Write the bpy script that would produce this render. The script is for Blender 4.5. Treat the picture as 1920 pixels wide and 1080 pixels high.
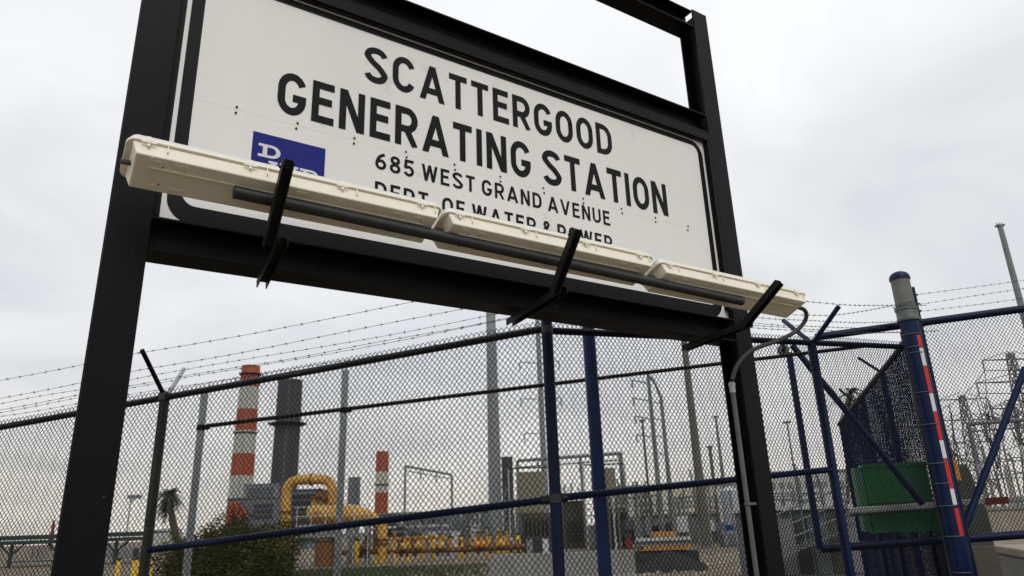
import bpy, math, random
import numpy as np
from mathutils import Vector, Matrix
random.seed(7); rng = np.random.default_rng(7)
S = bpy.context.scene
for o in list(bpy.data.objects): bpy.data.objects.remove(o)
# ------------------------------------------------------------------ camera
FPX = 1352.0; PITCH = math.atan(450.5/1352); ROLL = math.atan2(140, 4060); EYE = 1.6
cp, sp = math.cos(PITCH), math.sin(PITCH); c_, s_ = math.cos(ROLL), math.sin(ROLL)
Fv = Vector((0, cp, sp)); R0 = Vector((1, 0, 0)); U0 = Vector((0, -sp, cp))
Rv = c_*R0 - s_*U0; Uv = s_*R0 + c_*U0
CAM = Vector((0, 0, EYE))
cam = bpy.data.cameras.new('camera'); cam.lens = FPX/1920*36; cam.sensor_width = 36; cam.clip_end = 6000; cam.clip_start = .05
co = bpy.data.objects.new('camera', cam); S.collection.objects.link(co)
M = Matrix((Rv, Uv, -Fv)).transposed().to_4x4(); M.translation = CAM; co.matrix_world = M
cam.dof.use_dof = True; cam.dof.focus_distance = 4.6; cam.dof.aperture_fstop = 5.6
S.camera = co
# ------------------------------------------------------------------ world, sun, exposure
W = bpy.data.worlds.new('World'); S.world = W; W.use_nodes = True
nt = W.node_tree; nt.nodes.clear()
N = lambda t: nt.nodes.new(t); L = nt.links.new
out = N('ShaderNodeOutputWorld'); bg = N('ShaderNodeBackground'); L(bg.outputs[0], out.inputs[0])
sky = N('ShaderNodeTexSky'); sky.sky_type = 'NISHITA'; sky.sun_disc = False
SUN_EL, SUN_AZ = math.radians(48), math.radians(163)
sky.sun_elevation = SUN_EL; sky.sun_rotation = SUN_AZ; sky.dust_density = 3
tc = N('ShaderNodeTexCoord'); sx = N('ShaderNodeSeparateXYZ'); L(tc.outputs['Generated'], sx.inputs[0])
# cloud layer coordinates: project the view direction on a flat cloud deck
mx = N('ShaderNodeMath'); mx.operation = 'MAXIMUM'; L(sx.outputs[2], mx.inputs[0]); mx.inputs[1].default_value = 0.0
ad = N('ShaderNodeMath'); ad.operation = 'ADD'; L(mx.outputs[0], ad.inputs[0]); ad.inputs[1].default_value = .22
dv_ = N('ShaderNodeVectorMath'); dv_.operation = 'DIVIDE'; cb = N('ShaderNodeCombineXYZ')
for i in range(3): L(ad.outputs[0], cb.inputs[i])
L(tc.outputs['Generated'], dv_.inputs[0]); L(cb.outputs[0], dv_.inputs[1])
nz = N('ShaderNodeTexNoise'); nz.inputs['Scale'].default_value = 1.5; nz.inputs['Detail'].default_value = 6; nz.inputs['Roughness'].default_value = .5
nz.inputs['Distortion'].default_value = .6
L(dv_.outputs[0], nz.inputs['Vector'])
cr = N('ShaderNodeValToRGB'); e = cr.color_ramp.elements
e[0].position = .3; e[0].color = (.77, .775, .80, 1); e[1].position = .68; e[1].color = (1.0, 1.0, 1.0, 1)
L(nz.outputs[0], cr.inputs[0])
hr = N('ShaderNodeValToRGB'); e = hr.color_ramp.elements
e[0].position = 0; e[0].color = (.90, .84, .75, 1); e[1].position = 1; e[1].color = (1.02, 1.03, 1.05, 1)
x = e.new(.10); x.color = (.87, .86, .84, 1); x = e.new(.25); x.color = (.86, .87, .89, 1); x = e.new(.5); x.color = (.98, .99, 1.0, 1)
L(mx.outputs[0], hr.inputs[0])
mu = N('ShaderNodeVectorMath'); mu.operation = 'MULTIPLY'; L(cr.outputs[0], mu.inputs[0]); L(hr.outputs[0], mu.inputs[1])
sc = N('ShaderNodeVectorMath'); sc.operation = 'SCALE'; L(mu.outputs[0], sc.inputs[0]); sc.inputs['Scale'].default_value = 10.4
mixn = N('ShaderNodeMix'); mixn.data_type = 'RGBA'; mixn.inputs[0].default_value = .95
L(sky.outputs[0], mixn.inputs[6]); L(sc.outputs[0], mixn.inputs[7])
L(mixn.outputs[2], bg.inputs[0]); bg.inputs[1].default_value = .1
sl = bpy.data.lights.new('sun', 'SUN'); sl.energy = 1.0; sl.angle = math.radians(25); sl.color = (1, .965, .92)
so = bpy.data.objects.new('sun', sl); S.collection.objects.link(so)
sd = Vector((math.cos(SUN_EL)*math.sin(SUN_AZ), math.cos(SUN_EL)*math.cos(SUN_AZ), math.sin(SUN_EL)))
so.rotation_euler = sd.to_track_quat('Z', 'Y').to_euler()
V = S.view_settings; V.view_transform = 'Standard'; V.look = 'None'; V.gamma = 1; V.exposure = 0; V.use_curve_mapping = False
# ------------------------------------------------------------------ geometry helpers
def ray(px, py): return Rv*((px-960)/FPX) + Uv*((540-py)/FPX) + Fv
def at(px, py, Y): r = ray(px, py); return CAM + r*(Y/r.y)
def mpp(p): return (Vector(p)-CAM).dot(Fv)/FPX            # metres per photo pixel at a point
class Plane:                                              # a vertical plane through two plan points
    def __init__(s, P, Q):
        s.P = Vector((P[0], P[1], 0)); d = Vector((Q[0]-P[0], Q[1]-P[1], 0)); s.len = d.length; s.d = d.normalized()
        s.n = Vector((-s.d.y, s.d.x, 0))
        if s.n.y < 0: s.n = -s.n                          # n points away from the camera
    def hit(s, px, py, off=0):
        r = ray(px, py); P = s.P + s.n*off; return CAM + r*((P-Vector((0, 0, 0))).dot(s.n)/r.dot(s.n))
    def tz(s, p): return (Vector(p)-s.P).dot(s.d), p.z
    def pt(s, t, z, off=0): q = s.P + s.d*t + s.n*off; return Vector((q.x, q.y, z))
Z = Vector((0, 0, 1)); X = Vector((1, 0, 0)); Y_ = Vector((0, 1, 0))
def frame(d):
    d = Vector(d).normalized(); a = Z if abs(d.z) < .9 else X
    u = d.cross(a).normalized(); return u, d.cross(u).normalized()
class MB:
    def __init__(s): s.v = []; s.f = []
    def poly(s, pts): n = len(s.v); s.v += [Vector(p) for p in pts]; s.f.append(tuple(range(n, n+len(pts)))); return s
    def box(s, c, a, b, c2):                              # centre and three half vectors
        n = len(s.v); c = Vector(c)
        for i in (-1, 1):
            for j in (-1, 1):
                for k in (-1, 1): s.v.append(c+Vector(a)*i+Vector(b)*j+Vector(c2)*k)
        fs = [(0,1,3,2),(4,6,7,5),(0,4,5,1),(2,3,7,6),(0,2,6,4),(1,5,7,3)]
        if Vector(a).cross(Vector(b)).dot(Vector(c2)) < 0: fs = [tuple(reversed(f)) for f in fs]
        s.f += [tuple(n+q for q in f) for f in fs]; return s
    def bx(s, x0, x1, y0, y1, z0, z1):
        return s.box(((x0+x1)/2, (y0+y1)/2, (z0+z1)/2), ((x1-x0)/2, 0, 0), (0, (y1-y0)/2, 0), (0, 0, (z1-z0)/2))
    def tube(s, pts, r, seg=12, caps=True):
        pts = [Vector(p) for p in pts]; m = len(pts)
        rs = r if isinstance(r, (list, tuple)) else [r]*m
        n = len(s.v); u = None
        for i, p in enumerate(pts):
            d = (pts[min(i+1, m-1)]-pts[max(i-1, 0)])
            d = d.normalized() if d.length > 1e-9 else Z
            if u is None: u, w = frame(d)
            else: u = (u-d*u.dot(d)).normalized(); w = d.cross(u)
            for k in range(seg):
                a = 2*math.pi*k/seg; s.v.append(p+(u*math.cos(a)+w*math.sin(a))*rs[i])
        for i in range(m-1):
            for k in range(seg):
                k2 = (k+1) % seg; s.f.append((n+i*seg+k, n+i*seg+k2, n+(i+1)*seg+k2, n+(i+1)*seg+k))
        if caps: s.f.append(tuple(n+k for k in reversed(range(seg)))); s.f.append(tuple(n+(m-1)*seg+k for k in range(seg)))
        return s
    def extrude(s, prof, o, ax, ay, az, caps=True):       # profile (x,y) list, closed, extruded along az
        o, ax, ay, az = map(Vector, (o, ax, ay, az)); n = len(s.v); m = len(prof)
        for e_ in (0, 1):
            for (a, b) in prof: s.v.append(o+ax*a+ay*b+az*e_)
        for i in range(m): j = (i+1) % m; s.f.append((n+i, n+j, n+m+j, n+m+i))
        if caps: s.f.append(tuple(n+i for i in reversed(range(m)))); s.f.append(tuple(n+m+i for i in range(m)))
        return s
    def sphere(s, c, r, seg=12, rings=8, squash=1, z0=-1):
        pts = []; rs = []
        for i in range(rings+1):
            a = -math.pi/2+math.pi*i/rings
            if math.sin(a) < z0: continue
            pts.append(Vector(c)+Z*math.sin(a)*r*squash); rs.append(max(math.cos(a)*r, 1e-4))
        return s.tube(pts, rs, seg)
def link(o): S.collection.objects.link(o)
def worldloc(p):
    l = Vector((0, 0, 0))
    while p is not None: l += p.location; p = p.parent
    return l
def part(name, mb, mat, parent=None, smooth=False, label=None, kind=None, bevel=0):
    me = bpy.data.meshes.new(name); off = worldloc(parent)
    me.from_pydata([tuple(v-off) for v in mb.v], [], mb.f); me.materials.append(mat); me.update()
    import bmesh
    if len(mb.f) < 40000:
        bm = bmesh.new(); bm.from_mesh(me); bmesh.ops.recalc_face_normals(bm, faces=bm.faces); bm.to_mesh(me); bm.free()
    if smooth:
        me.shade_smooth() if hasattr(me, 'shade_smooth') else None
        try: me.set_sharp_from_angle(angle=math.radians(35))
        except Exception: pass
    o = bpy.data.objects.new(name, me); link(o); o.parent = parent
    if label: o['label'] = label
    if kind: o['kind'] = kind
    if bevel:
        b = o.modifiers.new('bevel', 'BEVEL'); b.width = bevel; b.segments = 2; b.limit_method = 'ANGLE'
    return o
def thing(name, loc, label, cat, group=None, kind=None):
    o = bpy.data.objects.new(name, None); link(o); o.location = Vector(loc); o.empty_display_size = .2
    o['label'] = label; o['category'] = cat
    if group: o['group'] = group
    return o
def tag(o, label=None, cat=None, group=None, kind=None):
    for k, v in (('label', label), ('category', cat), ('group', group), ('kind', kind)):
        if v: o[k] = v
    return o
def copy_tree(o, parent=None):
    c = o.copy(); link(c); c.parent = parent
    for ch in list(o.children): copy_tree(ch, c)
    return c
# ------------------------------------------------------------------ materials
def mat(name, col, rough=.6, metal=0, var=.15, scale=6, bump=0, bscale=60, spots=None, spec=.5, streak=False, var2=None):
    m = bpy.data.materials.new(name); m.use_nodes = True; t = m.node_tree; b = t.nodes['Principled BSDF']
    n = lambda q: t.nodes.new(q); l = t.links.new
    geo = n('ShaderNodeNewGeometry'); vec = geo.outputs['Position']
    if streak:
        mp = n('ShaderNodeVectorMath'); mp.operation = 'MULTIPLY'; mp.inputs[1].default_value = (1, 1, .12); l(vec, mp.inputs[0]); vec = mp.outputs[0]
    nz = n('ShaderNodeTexNoise'); nz.inputs['Scale'].default_value = scale; nz.inputs['Detail'].default_value = 6; nz.inputs['Roughness'].default_value = .65
    l(vec, nz.inputs['Vector'])
    r = n('ShaderNodeValToRGB'); e = r.color_ramp.elements; e[0].position = .3; e[1].position = .7
    e[0].color = tuple(max(0, q*(1-var)) for q in col)+(1,); e[1].color = tuple(min(1, q*(1+var)) for q in (var2 or col))+(1,)
    l(nz.outputs[0], r.inputs[0]); colout = r.outputs[0]
    if spots:                                             # (colour, threshold, scale): chips, rust, dirt
        n2 = n('ShaderNodeTexNoise'); n2.inputs['Scale'].default_value = spots[2]; n2.inputs['Detail'].default_value = 8; n2.inputs['Roughness'].default_value = .7
        l(geo.outputs['Position'], n2.inputs['Vector'])
        r2 = n('ShaderNodeValToRGB'); e = r2.color_ramp.elements; e[0].position = spots[1]; e[1].position = min(1, spots[1]+.04)
        e[0].color = (0, 0, 0, 1); e[1].color = (1, 1, 1, 1); l(n2.outputs[0], r2.inputs[0])
        mx = n('ShaderNodeMix'); mx.data_type = 'RGBA'; l(r2.outputs[0], mx.inputs[0]); l(colout, mx.inputs[6]); mx.inputs[7].default_value = tuple(spots[0])+(1,)
        colout = mx.outputs[2]
    l(colout, b.inputs['Base Color']); b.inputs['Metallic'].default_value = metal
    rr = n('ShaderNodeMapRange'); rr.inputs[3].default_value = max(0, rough-.1); rr.inputs[4].default_value = min(1, rough+.12); l(nz.outputs[0], rr.inputs[0]); l(rr.outputs[0], b.inputs['Roughness'])
    b.inputs['Specular IOR Level'].default_value = spec
    if bump:
        n3 = n('ShaderNodeTexNoise'); n3.inputs['Scale'].default_value = bscale; n3.inputs['Detail'].default_value = 3; l(geo.outputs['Position'], n3.inputs['Vector'])
        bp = n('ShaderNodeBump'); bp.inputs['Strength'].default_value = bump; bp.inputs['Distance'].default_value = .01
        l(n3.outputs[0], bp.inputs['Height']); l(bp.outputs[0], b.inputs['Normal'])
    return m
BLK = mat('black_steel_paint', (.0028, .003, .0034), .45, 0, .35, 3, .06, 30, ((.15, .14, .13), .685, 30), .13)
WHT = mat('sign_white', (.80, .785, .765), .5, 0, .035, 1.4, .12, 240, ((.72, .695, .655), .61, 2.6), .3, streak=True)
INK = mat('sign_black_vinyl', (.006, .0068, .0075), .5, 0, .12, 5, 0, 1, None, .14)
BLU = mat('emblem_blue', (.017, .022, .185), .5, 0, .06, 5, spec=.12)
LOGO = mat('emblem_white', (.66, .65, .64), .5, 0, .03, 5)
CRM = mat('cream_plastic', (.85, .80, .65), .5, 0, .04, 3, .05, 12, ((.56, .48, .33), .70, 7), .3, streak=False, var2=(.88, .84, .71))
CRM2 = mat('cream_plastic_clip', (.84, .80, .68), .45, 0, .04, 8)
LENS = mat('frosted_lens', (.72, .72, .68), .3, 0, .04, 5)
GLAND = mat('grey_gland', (.05, .05, .055), .6, 0, .1, 20)
PIPEB = mat('black_pipe_paint', (.018, .0195, .021), .42, 0, .3, 14, .12, 60, None, .6)
STRUT = mat('black_channel_paint', (.012, .012, .0105), .5, 0, .35, 12, .1, 50, ((.10, .10, .09), .70, 30), .2)
HOSE = mat('grey_hose', (.045, .043, .036), .55, 0, .1, 20)
GALV = mat('galvanised_steel', (.31, .34, .345), .5, .25, .18, 10, .05, 60, ((.14, .12, .09), .70, 14))
CONDUIT = mat('dull_conduit', (.10, .105, .10), .5, .2, .15, 9)
GALVD = mat('weathered_galvanised_steel', (.10, .115, .11), .55, .2, .3, 9, .05, 60)
NAVY = mat('navy_gloss_paint', (.0045, .0130, .054), .4, 0, .25, 6, .06, 50, ((.004, .008, .026), .64, 12), .2)
NAVYB = mat('mid_blue_post_paint', (.012, .036, .15), .42, 0, .18, 6, .06, 50, ((.006, .014, .05), .64, 12), .2)
NAVYD = mat('navy_rail_paint', (.004, .009, .034), .42, 0, .3, 8, .06, 50, None, .16)
RAILD = mat('dark_green_rail_coating', (.009, .016, .018), .38, 0, .4, 9, .06, 60, None, .5)
VINYL = mat('black_vinyl_wire', (.003, .0038, .0038), .45, 0, .2, 9, spec=.12)
VINYLN = mat('navy_vinyl_wire', (.006, .014, .052), .45, 0, .2, 9, spec=.12)
BARB = mat('rusty_barbed_wire', (.05, .048, .045), .7, .2, .2, 9)
POSTG = mat('dark_green_post', (.022, .029, .024), .55, 0, .35, 10, .1, 60)
ALU = mat('grey_concrete_sleeve', (.14, .14, .125), .6, .1, .2, 18, .1, 60)
RED = mat('reflective_red', (.50, .012, .010), .4, 0, .08, 9)
TWHT = mat('reflective_white', (.62, .63, .64), .35, 0, .06, 9)
TIE = mat('grey_tie_wire', (.09, .10, .115), .5, .2, .2, 20)
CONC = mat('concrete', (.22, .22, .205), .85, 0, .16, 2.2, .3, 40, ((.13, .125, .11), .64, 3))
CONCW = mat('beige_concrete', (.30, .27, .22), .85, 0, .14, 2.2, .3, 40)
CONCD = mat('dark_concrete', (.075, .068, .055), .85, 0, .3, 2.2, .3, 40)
ORR = mat('chimney_orange_red', (.31, .066, .028), .7, 0, .2, .35, streak=True)
CHW = mat('chimney_white', (.42, .43, .38), .7, 0, .14, .35, streak=True)
DGR = mat('dark_grey_stack', (.040, .042, .050), .7, 0, .22, .25, streak=True)
RED2 = mat('red_steelwork', (.26, .035, .022), .7, 0, .2, .5)
BGREY = mat('blue_grey_cladding', (.12, .135, .15), .7, 0, .25, .4, streak=True)
MGREY = mat('mid_grey_cladding', (.19, .195, .19), .7, 0, .2, .3, streak=True)
LGREY = mat('pale_cladding', (.42, .43, .42), .7, 0, .12, .3)
DARK = mat('dark_opening', (.03, .032, .035), .8, 0, .3, .8)
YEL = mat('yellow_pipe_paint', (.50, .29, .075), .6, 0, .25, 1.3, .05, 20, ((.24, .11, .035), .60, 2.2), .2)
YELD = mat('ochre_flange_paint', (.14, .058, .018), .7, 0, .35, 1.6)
YELB = mat('bollard_yellow', (.72, .48, .06), .5, 0, .15, 3)
POLE = mat('grey_monopole', (.21, .225, .23), .55, .2, .12, .8, streak=True)
POLEB = mat('weathered_pole', (.115, .11, .095), .8, 0, .2, .8, streak=True)
POLEG = mat('green_grey_steel', (.155, .175, .175), .6, .1, .25, .8)
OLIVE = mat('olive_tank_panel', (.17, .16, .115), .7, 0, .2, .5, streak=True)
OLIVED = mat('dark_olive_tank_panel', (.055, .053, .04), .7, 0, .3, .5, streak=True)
WIREM = mat('dark_line_wire', (.06, .06, .06), .6)
CANG = mat('dark_green_canopy_paint', (.018, .035, .030), .6, 0, .3, 1)
DGREEN = mat('green_box_paint', (.007, .13, .045), .45, 0, .16, 1.5, .04, 8, ((.01, .05, .02), .66, 2))
HOUS = mat('olive_grey_housing', (.040, .042, .034), .6, 0, .2, 4, .05, 30)
ORNG = mat('orange_panel', (.55, .22, .03), .5, 0, .1, 3)
BOOM = mat('grey_white_boom', (.34, .345, .34), .5, 0, .12, 3)
DRED = mat('dark_red_band', (.16, .012, .010), .5, 0, .15, 3)
WOODY = mat('yellow_boards', (.40, .19, .055), .6, 0, .3, 3)
TYRE = mat('black_rubber', (.018, .019, .022), .8, 0, .3, 6)
BLUES = mat('blue_sheet', (.02, .08, .33), .5, 0, .1, 3)
BARK = mat('bark', (.07, .055, .04), .9, 0, .3, 8)
LEAF = mat('dull_green_leaf', (.026, .034, .009), .75, 0, .5, 3, spec=.08, var2=(.075, .078, .020))
GRASS = mat('short_grass', (.045, .065, .022), .8, 0, .4, 2)
PALM = mat('palm_frond', (.040, .048, .032), .7, 0, .3, 3)
def ground_mat():
    m = mat('gravel_ground', (.135, .105, .070), .95, 0, .35, .35, .5, 18, ((.25, .215, .165), .57, 4.5)); return m
GRAV = ground_mat()
ASPH = mat('asphalt', (.05, .05, .052), .9, 0, .2, 3, .4, 60)
# ------------------------------------------------------------------ ground (gentle street slope near the camera)
def hgt(x, y):
    f = 1 - min(max((y-9)/11, 0), 1); f = f*f*(3-2*f)
    return (.09+.08*(max(-8, min(8, x))-.2))*f
mb = MB()
xs = [-2500, -900, -300, -100, -40, -20, -12]+[q*.8 for q in range(-12, 13)]+[12, 20, 40, 100, 300, 900, 2500]
ys = [-300, -60, -14]+[q*1.0 for q in range(-12, 24)]+[30, 45, 70, 110, 200, 400, 900, 3500]
for y in ys:
    for x in xs: mb.v.append(Vector((x, y, hgt(x, y))))
nx = len(xs)
for j in range(len(ys)-1):
    for i in range(nx-1): mb.f.append((j*nx+i, j*nx+i+1, (j+1)*nx+i+1, (j+1)*nx+i))
tag(part('ground', mb, GRAV, None, True), 'beige and grey gravel ground of the plant yard', kind='structure')
mb = MB()
for y0, y1 in zip([q*1.0 for q in range(-10, -4)], [q*1.0 for q in range(-9, -3)]):
    for x0, x1 in zip(xs[:-1], xs[1:]):
        if x0 < -40 or x1 > 40: continue
        mb.poly([(a, b, hgt(a, b)+.006) for a, b in ((x0, y0), (x1, y0), (x1, y1), (x0, y1))])
tag(part('road', mb, ASPH), 'asphalt street edge behind the viewer', kind='structure')

# ================================================================== THE SIGN
SP = Plane((-1.4804, 2.6093), (-1.4804+.83655, 2.6093+.54789))
def sp(u, w, z): return SP.pt(u, z, w)                    # along the sign, behind its front face, height
base = sp(1.765, .075, 0); base.z = hgt(base.x, base.y)
sign = thing('facility_sign', base, 'large white generating station name sign held in a black steel frame', 'sign')
def ibeam(name, p0, p1, wdir, ddir, wd=.15, dp=.15, tf=.011, tw=.009, parent=sign, m=BLK):
    a, b = wd/2, dp/2; t = tw/2; f = tf
    prof = [(-a, -b), (a, -b), (a, -b+f), (t, -b+f), (t, b-f), (a, b-f), (a, b), (-a, b), (-a, b-f), (-t, b-f), (-t, -b+f), (-a, -b+f)]
    q = MB().extrude(prof, p0, wdir, ddir, Vector(p1)-Vector(p0))
    return part(name, q, m, parent, bevel=.0015)
U_ = SP.d; W_ = SP.n
ZT = 5.275
for u in (-.02, 3.555):
    g = sp(u, .075, 0); zb = hgt(g.x, g.y)-.3
    ibeam('post', sp(u, .075, zb), sp(u, .075, ZT), U_, W_)
for z in (2.765, 4.285, 5.185):
    ibeam('beam', sp(.0555, .075, z), sp(3.4795, .075, z), W_, Z, wd=.149, dp=.15)
# dark steel angles at the panel sides, set between post and panel
for u0, u1 in ((.0565, .083),):
    part('side_trim', MB().box(sp((u0+u1)/2, .045, 3.52), U_*((u1-u0)/2), W_*.01, Z*.66), BLK, sign)
part('side_trim', MB().box(sp(3.4625, .0185, 3.52), U_*.0155, W_*.0195, Z*.62), BLK, sign, bevel=.002)
part('side_trim_lip', MB().box(sp(3.4525, .0, 3.52), U_*.003, W_*.006, Z*.62), STRUT, sign)
part('top_trim', MB().box(sp(1.7675, .017, 4.178), U_*1.711, W_*.017, Z*.0305), BLK, sign)
part('top_trim_lip', MB().box(sp(1.7675, .024, 4.1435), U_*1.711, W_*.010, Z*.0035), STRUT, sign)
# two boards
PW = .04
part('panel_board', MB().box(sp(1.7815, PW+.010, 3.8211), U_*1.697, W_*.010, Z*.3839), WHT, sign, label='upper white board with the station name')
part('panel_board', MB().box(sp(1.7815, PW+.010, 3.1398), U_*1.697, W_*.010, Z*.2968), WHT, sign, label='lower white board with the address and blue emblem')
# black rounded border
def rrect(u0, u1, z0, z1, r, n=8):
    o = []
    for (cx, cz, a0) in ((u1-r, z1-r, 0), (u0+r, z1-r, 90), (u0+r, z0+r, 180), (u1-r, z0+r, 270)):
        for i in range(n+1):
            a = math.radians(a0+90*i/n); o.append((cx+r*math.cos(a), cz+r*math.sin(a)))
    return o
ob = rrect(.103, 3.428, 2.846, 4.132, .105); ib = rrect(.158, 3.385, 2.928, 4.094, .058)
mb = MB(); m_ = len(ob)
for i in range(m_):
    j = (i+1) % m_
    mb.poly([sp(ob[i][0], PW-.0015, ob[i][1]), sp(ob[j][0], PW-.0015, ob[j][1]), sp(ib[j][0], PW-.0015, ib[j][1]), sp(ib[i][0], PW-.0015, ib[i][1])])
part('border', mb, INK, sign)
# screws along the joint
zj = 3.4365
for u in (.34, .614, .896, 1.177, 1.459, 1.746, 2.035, 2.326, 2.622, 2.906, 3.194):
    for dz in (.014, -.016):
        c = sp(u+random.uniform(-.004, .004), PW-.002, zj+dz)
        part('screw', MB().tube([c+W_*.002, c-W_*.003], .0052, 8), INK, sign)
# ---- lettering, drawn as strokes
def catmull(p, n=8):
    q = [p[0]]+list(p)+[p[-1]]; o = []
    for i in range(1, len(q)-2):
        a, b, c, d = q[i-1], q[i], q[i+1], q[i+2]
        for k in range(n):
            t = k/n; o.append(tuple(.5*((2*b[j])+(-a[j]+c[j])*t+(2*a[j]-5*b[j]+4*c[j]-d[j])*t*t+(-a[j]+3*b[j]-3*c[j]+d[j])*t**3) for j in (0, 1)))
    o.append(p[-1]); return o
def arc(cx, cy, rx, ry, a0, a1, n=14):
    return [(cx+rx*math.cos(math.radians(a0+(a1-a0)*i/n)), cy+ry*math.sin(math.radians(a0+(a1-a0)*i/n))) for i in range(n+1)]
def glyph(ch, T=.165):
    h = T/2; E_ = []
    def O(w, a0=None, a1=None):
        rx = w/2-h; ry = min(.34, rx*1.25); cx = w/2
        top = arc(cx, 1-h-ry, rx, ry, 0, 180); bot = arc(cx, h+ry, rx, ry, 180, 360)
        return top+bot, rx, ry, cx
    if ch == 'O':
        w = .66; p, *_ = O(w); E_ = [p+[p[0], p[1]]]
    elif ch in 'CG':
        w = .67; rx = w/2-h; ry = .29; cx = w/2
        p = arc(cx, 1-h-ry, rx, ry, 22, 180)+arc(cx, h+ry, rx, ry, 180, 338 if ch == 'C' else 360)
        E_ = [p]
        if ch == 'G': E_ = [p+[(w-h, .50)], [(w, .50-h), (cx+.02, .50-h)]]
    elif ch == 'S':
        w = .66; rx = w/2-h; cx = w/2; ry = .262-h+.0
        p = arc(cx, .742, rx, .258-h, 12, 190, 10)+[(cx-.085, .565), (cx+.085, .455)]+arc(cx, .262, rx, .262-h, 10, -168, 10)
        E_ = [catmull(p, 4)]
    elif ch == 'A':
        w = .76; E_ = [[(h*.95, 0), (w/2, 1+.0)], [(w-h*.95, 0), (w/2, 1)], [(.17, .27), (w-.17, .27)]]
    elif ch == 'T': w = .58; E_ = [[(0, 1-h), (w, 1-h)], [(w/2, 0), (w/2, 1-h)]]
    elif ch == 'E': w = .54; E_ = [[(h, 0), (h, 1)], [(h, 1-h), (w, 1-h)], [(h, h), (w+.01, h)], [(h, .53), (w-.05, .53)]]
    elif ch == 'F': w = .52; E_ = [[(h, 0), (h, 1)], [(h, 1-h), (w, 1-h)], [(h, .51), (w-.05, .51)]]
    elif ch == 'I': w = T; E_ = [[(h, 0), (h, 1)]]
    elif ch == 'N': w = .65; E_ = [[(h, 0), (h, 1)], [(w-h, 0), (w-h, 1)], [(h*1.1, 1-.03), (w-h*1.1, .03)]]
    elif ch in 'PR':
        w = .63; yl = .44 if ch == 'R' else .42; ry = (1-h-yl)/2
        p = [(h, 1-h), (w-h-ry*.9, 1-h)]+arc(w-h-ry*.9, 1-h-ry, ry*.9, ry, 90, -90, 12)+[(h, yl)]
        E_ = [[(h, 0), (h, 1)], p]
        if ch == 'R': E_.append([(w*.50, yl), (w-h*.85, 0)])
    elif ch == 'D':
        w = .65; rx = .30
        E_ = [[(h, 0), (h, 1)], [(h, 1-h), (w-h-rx, 1-h)]+arc(w-h-rx, 1-h-.30, rx, .30, 90, 0, 10)+arc(w-h-rx, h+.30, rx, .30, 0, -90, 10)+[(h, h)]]
    elif ch == 'W': w = .94; E_ = [[(h*.9, 1), (w*.27, 0)], [(w*.27, 0), (w/2, 1)], [(w/2, 1), (w*.73, 0)], [(w*.73, 0), (w-h*.9, 1)]]
    elif ch == 'V': w = .72; E_ = [[(h*.9, 1), (w/2, 0)], [(w-h*.9, 1), (w/2, 0)]]
    elif ch == 'U': w = .65; rx = w/2-h; E_ = [[(h, 1)]+arc(w/2, h+.26, rx, .26, 180, 360)+[(w-h, 1)]]
    elif ch == '6':
        w = .62; rx = w/2-h; E_ = [arc(w/2, .31, rx, .31-h, 0, 360, 20)+[(w-h, .31+.02)], catmull([(w-.10, .93), (.27, .78), (.13, .56), (h, .33)], 6)]
    elif ch == '8':
        w = .62; E_ = [arc(w/2, .275, w/2-h, .275-h+.015, 0, 361, 20), arc(w/2, .745, w/2-h-.03, .255-h, 0, 361, 20)]
    elif ch == '5':
        w = .60; E_ = [[(w-.04, 1-h), (.10+h*.3, 1-h)], [(.11+h*.2, 1), (.075, .47)], catmull([(.06, .50)]+arc(w/2-.02, .325, w/2-h+.01, .325-h, 118, -160, 12), 3)]
    elif ch == '&':
        w = .62; E_ = [catmull([(w-.02, .02), (.34, .42), (.17, .70), (.20, .88), (.33, .92), (.43, .80), (.36, .62), (.13, .40), (.09, .20), (.24, .08), (.42, .12), (.56, .42)], 5)]
    elif ch == '.': w = .17; E_ = [[(.085, 0), (.085, .16)]]
    else: w = .34
    return w, E_
def ribbon(mb, pts, T, f):
    h = T/2; P = [Vector((a, b)) for a, b in pts]
    Q = [P[0]]
    for p in P[1:]:
        if (p-Q[-1]).length > 1e-5: Q.append(p)
    P = Q; m = len(P); Lf = []; Rt = []
    for i in range(m):
        d0 = (P[i]-P[i-1]).normalized() if i else (P[1]-P[0]).normalized()
        d1 = (P[i+1]-P[i]).normalized() if i < m-1 else d0
        d = (d0+d1); d = d.normalized() if d.length > 1e-6 else d0
        n = Vector((-d.y, d.x)); k = h/max(.5, n.dot(Vector((-d1.y, d1.x))))
        Lf.append(P[i]+n*k); Rt.append(P[i]-n*k)
    for i in range(m-1): mb.poly([f(Lf[i]), f(Lf[i+1]), f(Rt[i+1]), f(Rt[i])])
def clip01(p): return Vector((p.x, min(1.0, max(0.0, p.y))))
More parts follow.
